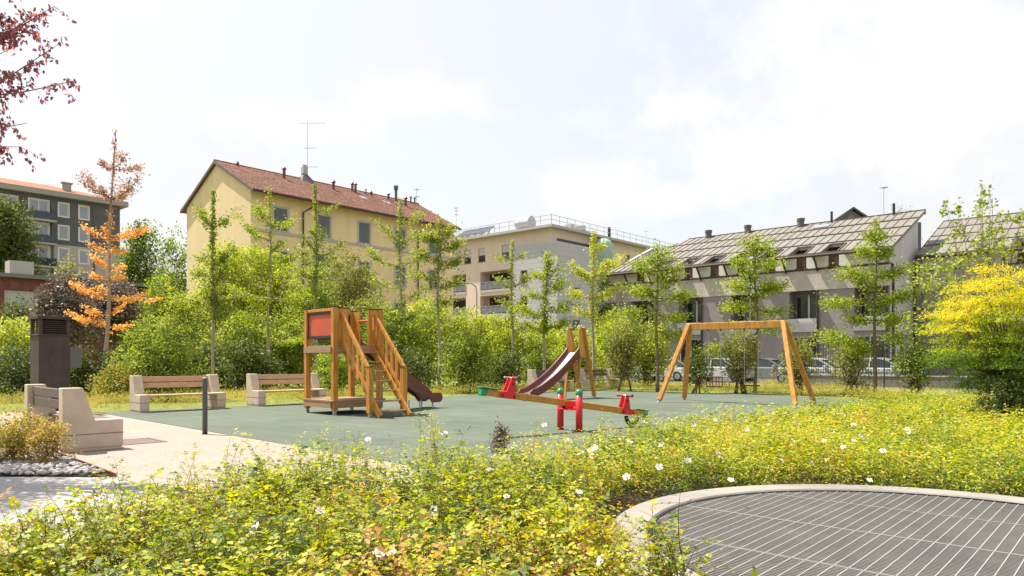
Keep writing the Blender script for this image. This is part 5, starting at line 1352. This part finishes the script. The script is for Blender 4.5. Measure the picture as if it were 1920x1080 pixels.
tiered(1640,736,1642,410,26,'layered young tree in front of the end wall of the metal-roofed houses',
 [((1640,480),(1605,465)),((1640,480),(1672,468)),((1640,515),(1580,505)),((1640,520),(1690,500)),((1640,560),(1555,558)),((1640,560),(1705,545)),((1640,600),(1590,590)),((1640,600),(1700,590)),((1640,640),(1545,622)),((1640,632),(1690,625)),((1640,540),(1610,525)),((1640,455),(1625,430)),((1640,455),(1660,435)),((1640,580),(1665,560)),((1640,650),(1600,655))],
 'l_lime',.075,.17,.2,220,210,group=GK,sub=4,bark='bark',vfun=lambda P,Y:.40+RNG.normal(0,.18,len(P)))

bl=[
 (300,185,600,24.5,'broad rounded glossy green shrub behind the bench by the bollard','l_mid',.075),
 (425,150,465,44,'tall bright shrub rising in front of the lower gable wall','l_lime',.15),
 (505,170,478,46,'tall leafy bush at the foot of the yellow building corner','l_lime',.15),
 (575,150,500,43,'leafy green bush below the first downpipe of the yellow building','l_mid',.14),
 (655,130,475,50,'olive feathery tree in front of the yellow facade','l_olive',.15),
 (700,120,545,46,'olive shrub below the small balcony','l_olive',.14),
 (385,130,640,33,'dark dense shrub behind the orange tree side of the benches','l_dark',.11),
 (455,150,590,35,'dark leafy bush behind the gap between the two benches','l_mid',.11),
 (545,140,600,35,'dark leafy bush left behind the climbing tower','l_mid',.11),
 (470,130,640,32,'deep shaded shrub above the lawn behind the benches','l_dark',.11),
 (625,100,655,27,'loose green shrub seen between the posts of the climbing tower','l_mid',.08),
 (745,150,580,34,'tall shrub behind the tower stairs','l_mid',.11),
 (765,105,650,30,'dark low shrub right of the stair foot','l_dark',.10),
 (800,130,560,37,'bright shrub behind the leafy corner tree','l_lime',.12),
 (870,110,600,30,'rounded shrub with a dark skirt at the edge of the lawn','l_mid',.09),
 (890,120,570,38,'tall bright shrub right of the yellow building corner','l_lime',.12),
 (950,120,580,37,'tall shrub below the loggias of the pink block','l_lime',.12),
 (945,80,640,32,'dark shrub behind the raised end of the seesaw','l_dark',.10),
 (1030,130,590,38,'bright shrub left behind the free-standing slide','l_lime',.12),
 (1080,110,600,36,'lime shrub behind the ladder top of the slide','l_lime',.12),
 (1150,120,578,39,'lime shrub right of the slide ladder','l_lime',.12),
 (1015,80,640,34,'brownish green shrub left of the slide bed','l_mid',.10),
 (1215,90,590,38,'lime shrub at the left end of the fence','l_lime',.12),
]
for px,wd,top,Y,lab,m_,lf in bl: bush(px,wd,top+(24 if px>840 else 14 if 560<px<720 else 6),Y,lab,m_,lf,vb=.58)
ob=[
 (1172,90,600,31,'open many-stemmed shrub right behind the slide ladder','l_olive',.075),
 (1310,70,650,29,'dense shrub in front of the fence between the left swing legs and the toddler seat','l_mid',.08),
 (1385,85,622,29,'open small-leaved shrub centred under the swing beam','l_olive',.07),
 (1495,85,640,28,'thin shrub behind the right legs of the swing','l_olive',.07),
 (1596,88,640,27,'round open shrub left of the layered young tree','l_olive',.075),
 (1715,90,640,25,'shrub between the layered young tree and the golden maple','l_mid',.08)]
for px,wd,top,Y,lab,m_,lf in ob: bush(px,wd,top,Y,lab,m_,lf,.55,5,'quad',1.)
BG='trees behind the playground'
bush(8,155,392,70,'large round dark evergreen tree before the dark clad block','l_dark',.26,1.8,1,name='round_tree',cat='tree',group=BG,vb=.6)
bush(268,100,432,82,'tall green tree in the gap left of the yellow building','l_mid',.26,1.4,1,name='broadleaf_tree',cat='tree',group=BG,vb=.32)
bush(335,90,448,70,'green tree touching the left edge of the yellow building','l_mid',.24,.9,1,name='broadleaf_tree',cat='tree',group=BG,vb=.35)
bush(300,120,525,45,'mid green tree behind the rounded glossy shrub','l_mid',.14,1,3,name='broadleaf_tree',cat='tree',group=BG,vb=.6)
bush(350,110,560,36,'bright green bush below the gable wall','l_mid',.12,1,3,vb=.7)
bush(120,60,492,60,'pale green tree top behind the brick outbuilding','l_olive',.2,.8,1,name='broadleaf_tree',cat='tree',group=BG)
bush(245,70,570,40,'green bush behind the orange tree','l_mid',.13)
bush(125,130,530,31,'copper-leaved tree behind the ventilation shaft','l_copper',.13,.8,1,name='copper_tree',cat='tree',group=BG,trunkh=2.0)
bush(215,100,540,33,'second copper-leaved tree with thin trunk behind the orange tree','l_copper',.13,.8,1,name='copper_tree',cat='tree',group=BG,trunkh=2.2)
bush(30,150,618,27,'bright green bush left of the ventilation shaft','l_mid',.09,vb=.8)
bush(45,200,665,24,'dark trailing hedge plant at the far left','l_dark',.08,vb=.45)
bush(160,110,668,25,'dark trailing hedge plant right of the ventilation shaft','l_dark',.08,vb=.5)
bush(230,110,690,23.5,'low yellowish shrub at the foot of the orange tree','l_cover',.07,vb=.4)
bush(30,110,580,36,'ivy-like dark green growth below the brick outbuilding','l_dark',.12,vb=.6)
bush(1130,42,520,56,'dark climbing plant hanging from the left end of the metal-roofed houses','l_dark',.2,.8,1,name='climbing_plant',cat='climber',vb=.6)
bush(1690,70,383,66,'bare-looking roof plant peeking over the metal roof ridge','l_olive',.13,.10,4,name='roof_plant',cat='plant',open_=1,z0=11.5)
# maple behind, golden maple, spireas
def maple(px,py0,Y,label,pads,m_,leaf,trunkpx,name,vfun,shape='fan',dens=1.0,r_tr=.12):
    b=at(trunkpx,Y); r=thing(name,label,'tree',(b.x,b.y,0),0); P=[];V=[]; t=MB(); off=np.array([b.x,0,0])
    t.tube([(0,0,-.05),(.03,0,.5),(-.02,.05,1.1)],[r_tr,r_tr*.8,r_tr*.7],8)
    for i,(cx,cy,w_,h_) in enumerate(pads):
        for dyy in (-.6,-.1,.5):
            c=np.array([(cx-trunkpx)/1343*Y+RNG.normal(0,.1), dyy*w_/1343*Y*.9, zof(cy,Y)+RNG.normal(0,.04)]); rx=w_/2/1343*Y*RNG.uniform(.7,.95); rz=h_/2/1343*Y*(2.4 if Y>20 else 1.3); rx=rx*(.8 if Y>20 else 1)
            n=int(rx*rx*3.14*150*dens*(.09/leaf)**2*.7)+20; a=RNG.uniform(0,6.28,n); rad=np.sqrt(RNG.uniform(0,1,n)); x=np.cos(a)*rad*rx*(1+.25*np.sin(a*5+i)); y=np.sin(a)*rad*rx*(1+.2*np.sin(a*4+i)); z=(1-rad**2)*rz*RNG.uniform(-.3,1.0,n)-rad**2*rz*.5
            q=c+np.stack([x,y,z],-1); P.append(q)
            mid=c*.5+np.array([0,0,.5]); t.tube([(0,.03,1.0),mid,c],[r_tr*.35,.016,.004],5)
            for s in range(5):
                k=q[RNG.integers(n)]; t.tube([c,k],[.006,.002],4)
    t.build('trunk','bark',r,smooth=True); P=np.concatenate(P); n=len(P)
    k=P[:,2]>.1; P=P[k]; n=len(P)
    fol('crown',P,rnd(n,.6)+np.array([0,0,-.1]),rnd(n,.45)+np.array([0,0,1]),leaf*RNG.uniform(.7,1.25,n),vfun(P+np.array([b.x,0,0])),[m_],None,r,shape)
def gv(P):   # gold on the sunny top, orange on one side branch, green low down: autumn colouring
    z=P[:,2]; px=960+P[:,0]/14*1343; v=.0+.56*np.clip((z-1.0)/1.6,0,1)+RNG.normal(0,.12,len(P))+.12*fbm(P[:,0]*2,P[:,2]*2,1.,3)
    return np.where((px<1800)&(z>1.5),v+.2,v)
gp=[(1888,522,110,26),(1838,535,90,24),(1923,545,120,28),(1818,560,90,24),(1868,565,130,26),(1948,580,140,28),(1798,592,100,22),(1848,600,140,26),(1913,612,150,28),(1788,618,90,20),(1968,620,150,28),(1838,635,130,24),(1888,648,140,26),(1808,655,120,24),(1858,672,140,26),(1938,670,150,28),(1818,685,120,22),(1878,700,140,26),(1948,705,150,28),(1838,715,110,24),(1908,728,130,24),(1778,672,70,18),(1968,735,120,24),(1783,596,50,14),(1858,505,50,16)]
maple(0,0,14,'golden yellow and orange Japanese maple at the right edge',gp,'l_gold',.055,1895,'golden_maple',gv,'thin',3.2,.08)
gp2=[(1845,362,24,30),(1848,395,40,30),(1785,388,24,18),(1795,430,40,34),(1855,430,56,34),(1905,405,26,18),(1760,490,80,34),(1830,475,90,36),(1900,455,60,26),(1735,520,70,30),(1800,525,110,36),(1880,515,110,36),(1760,560,100,32),(1840,560,120,36),(1930,550,90,36),(1740,600,80,30),(1800,605,110,32),(1945,500,60,30),(1780,645,90,30),(1850,455,50,26)]
maple(0,0,24,'tall green maple with glossy broad leaves behind the golden maple',gp2,'l_mid',.11,1850,'green_maple',lambda P:.62+RNG.normal(0,.2,len(P)),'fan',1.0,.13)
bush(1890,120,712,13.2,'dark low shrub beneath the golden maple at the right edge','l_dark',.045,vb=.6)
bush(1950,160,690,16,'green shrub behind the golden maple at the right edge','l_mid',.06,vb=.5)
bush(938,30,799,10.4,'small dried dark brown rose clump at the near edge of the play surface','l_copper',.03,1.,4,name='dried_shrub',vb=.3,group=None)
bush(28,120,775,9.3,'yellow and orange spirea bush beside the near bench at the left edge','l_cover',.034,.8,6,name='spirea',vb=.5,group='spirea by the pebbles')
bush(92,72,792,9.15,'small spirea with orange lower leaves next to the near bench corner','l_cover',.032,.8,5,name='spirea',vb=.66,group='spirea by the pebbles')
# plum tree: stands left of the view, its branches reach in at the top left
def plum():
    Y=8.7; tx=-7.7; r=thing('purple_plum_tree','purple-leaved plum tree whose branches reach in at the top left corner','tree',(tx,Y,0)); t=MB()
    t.tube([(0,0,0),(.05,0,1.2),(-.05,0,2.4),(0,0,3.6),(.1,0,5.2),(0,0,6.5)],[.13,.11,.09,.07,.05,.02],9)
    P=[];sa=[];sb_=[];r0=[];r1=[]
    tips=[((-60,180),(142,155)),((-60,190),(120,90)),((-40,100),(60,20)),((-40,80),(95,5)),((-60,240),(72,240)),((-60,260),(40,275)),((-30,60),(30,80)),((-60,30),(20,-30)),((-60,150),(45,130)),((-50,60),(70,60)),((-60,120),(10,95)),((-60,0),(60,-40)),((-40,40),(35,45)),((-40,20),(15,60))]
    def W(p): return np.array([(p[0]-960)/1343*Y-tx, RNG.normal(0,.12), zof(p[1],Y)])
    for a,b in tips:
        p=W(a); q=W(b); s=np.array([0,0,p[2]-.8 if p[2]<6 else 4.8]); t.tube([s,p,(p+q)/2+np.array([0,0,-.03]),q],[.03,.014,.008,.003],5)
        L_=np.linalg.norm(q-p)
        for c in range(int(L_*17)):
            u=RNG.uniform(.1,1); o_=p+(q-p)*u; d=rnd(1,.11)[0]; d[2]-=.02; e_=o_+d; t.tube([o_,e_],[.003,.0015],3)
            for k in range(9): P.append(o_+d*RNG.uniform(.1,1.1)+rnd(1,.018)[0])
    for i in range(44):
        a=RNG.uniform(0,6.28); el=RNG.uniform(-.1,.9); st=np.array([0,0,RNG.uniform(2.4,5.8)]); L_=RNG.uniform(.8,1.9); q=st+np.array([math.cos(a)*math.cos(el),math.sin(a)*math.cos(el),math.sin(el)])*L_
        q[0]=min(q[0],.9)
        if (tx+q[0]+.15)/(Y+q[1])>-.74: continue
        t.tube([st,q],[.02,.005],4)
        for k in range(240): u=RNG.uniform(.2,1.05); P.append(st+(q-st)*u+rnd(1,.13)[0])
    t.build('trunk','bark',r,smooth=True); P=np.array(P); n=len(P)
    fol('crown',P,rnd(n,.5)+np.array([0,0,-.7]),rnd(n),.06*RNG.uniform(.7,1.25,n),.5+RNG.normal(0,.25,n),['l_purple'],None,r,'leaf')
plum()
# the plum's unseen crown, left of view, is shaped to shade the grey path
# ---------------------------------------------------------------- pebbles
def pebbles():
    m=MB(); poly=[(-9.5,8.3),(-4.68,8.3),(-6.70,10.35),(-9.5,10.6)]; c=0
    ico=[]; bm=bmesh.new(); bmesh.ops.create_icosphere(bm,subdivisions=1,radius=1); vs=[v.co.copy() for v in bm.verts]; fs=[tuple(v.index for v in f.verts) for f in bm.faces]; bm.free()
    while c<1100:
        x=RNG.uniform(-9,-4.8); y=RNG.uniform(8.2,10.4)
        if not inpoly(np.array([x]),np.array([y]),poly)[0]: continue
        if x<-6.6 and RNG.random()<.5: continue
        s=RNG.uniform(.018,.052); sx,sy,sz=s*RNG.uniform(.8,1.3),s*RNG.uniform(.7,1.1),s*RNG.uniform(.45,.7); a=RNG.uniform(0,6.28); ca,sn=math.cos(a),math.sin(a)
        m.add([(x+ca*v.x*sx-sn*v.y*sy,y+sn*v.x*sx+ca*v.y*sy,.015+sz*.6+v.z*sz+RNG.uniform(0,.02)) for v in vs],fs); c+=1
    o=m.build('pebbles','stone',None,smooth=True,fix=False); tag(o,kind='stuff',label='grey river pebbles between the spirea and the path')
    s=MB(); s.add([(x,y,.012) for x,y in poly],[(0,1,2,3)]); o=s.build('pebble_bed_soil','soil'); o['kind']='structure'
pebbles()

def litter():
    n=420; x=RNG.uniform(-9,10,n); y=RNG.uniform(7.5,27,n)
    k=inpoly(x,y,rubber_poly)|inpoly(x,y,paving_poly); w_=RNG.random(n)<np.clip(1.3-(y-x-8.5)/12,.25,1); k&=w_; x=x[k];y=y[k]; n=len(x)
    P=np.stack([x,y,np.full(n,.018)],-1); o=fol('fallen_leaves',P,rnd(n)*np.array([1,1,.1]),rnd(n,.2)+np.array([0,0,1]),RNG.uniform(.025,.06,n),RNG.uniform(.5,1,n),['l_cover'],None,None,'leaf'); tag(o,kind='stuff',label='small fallen leaves scattered over the paving and play surface')
litter()
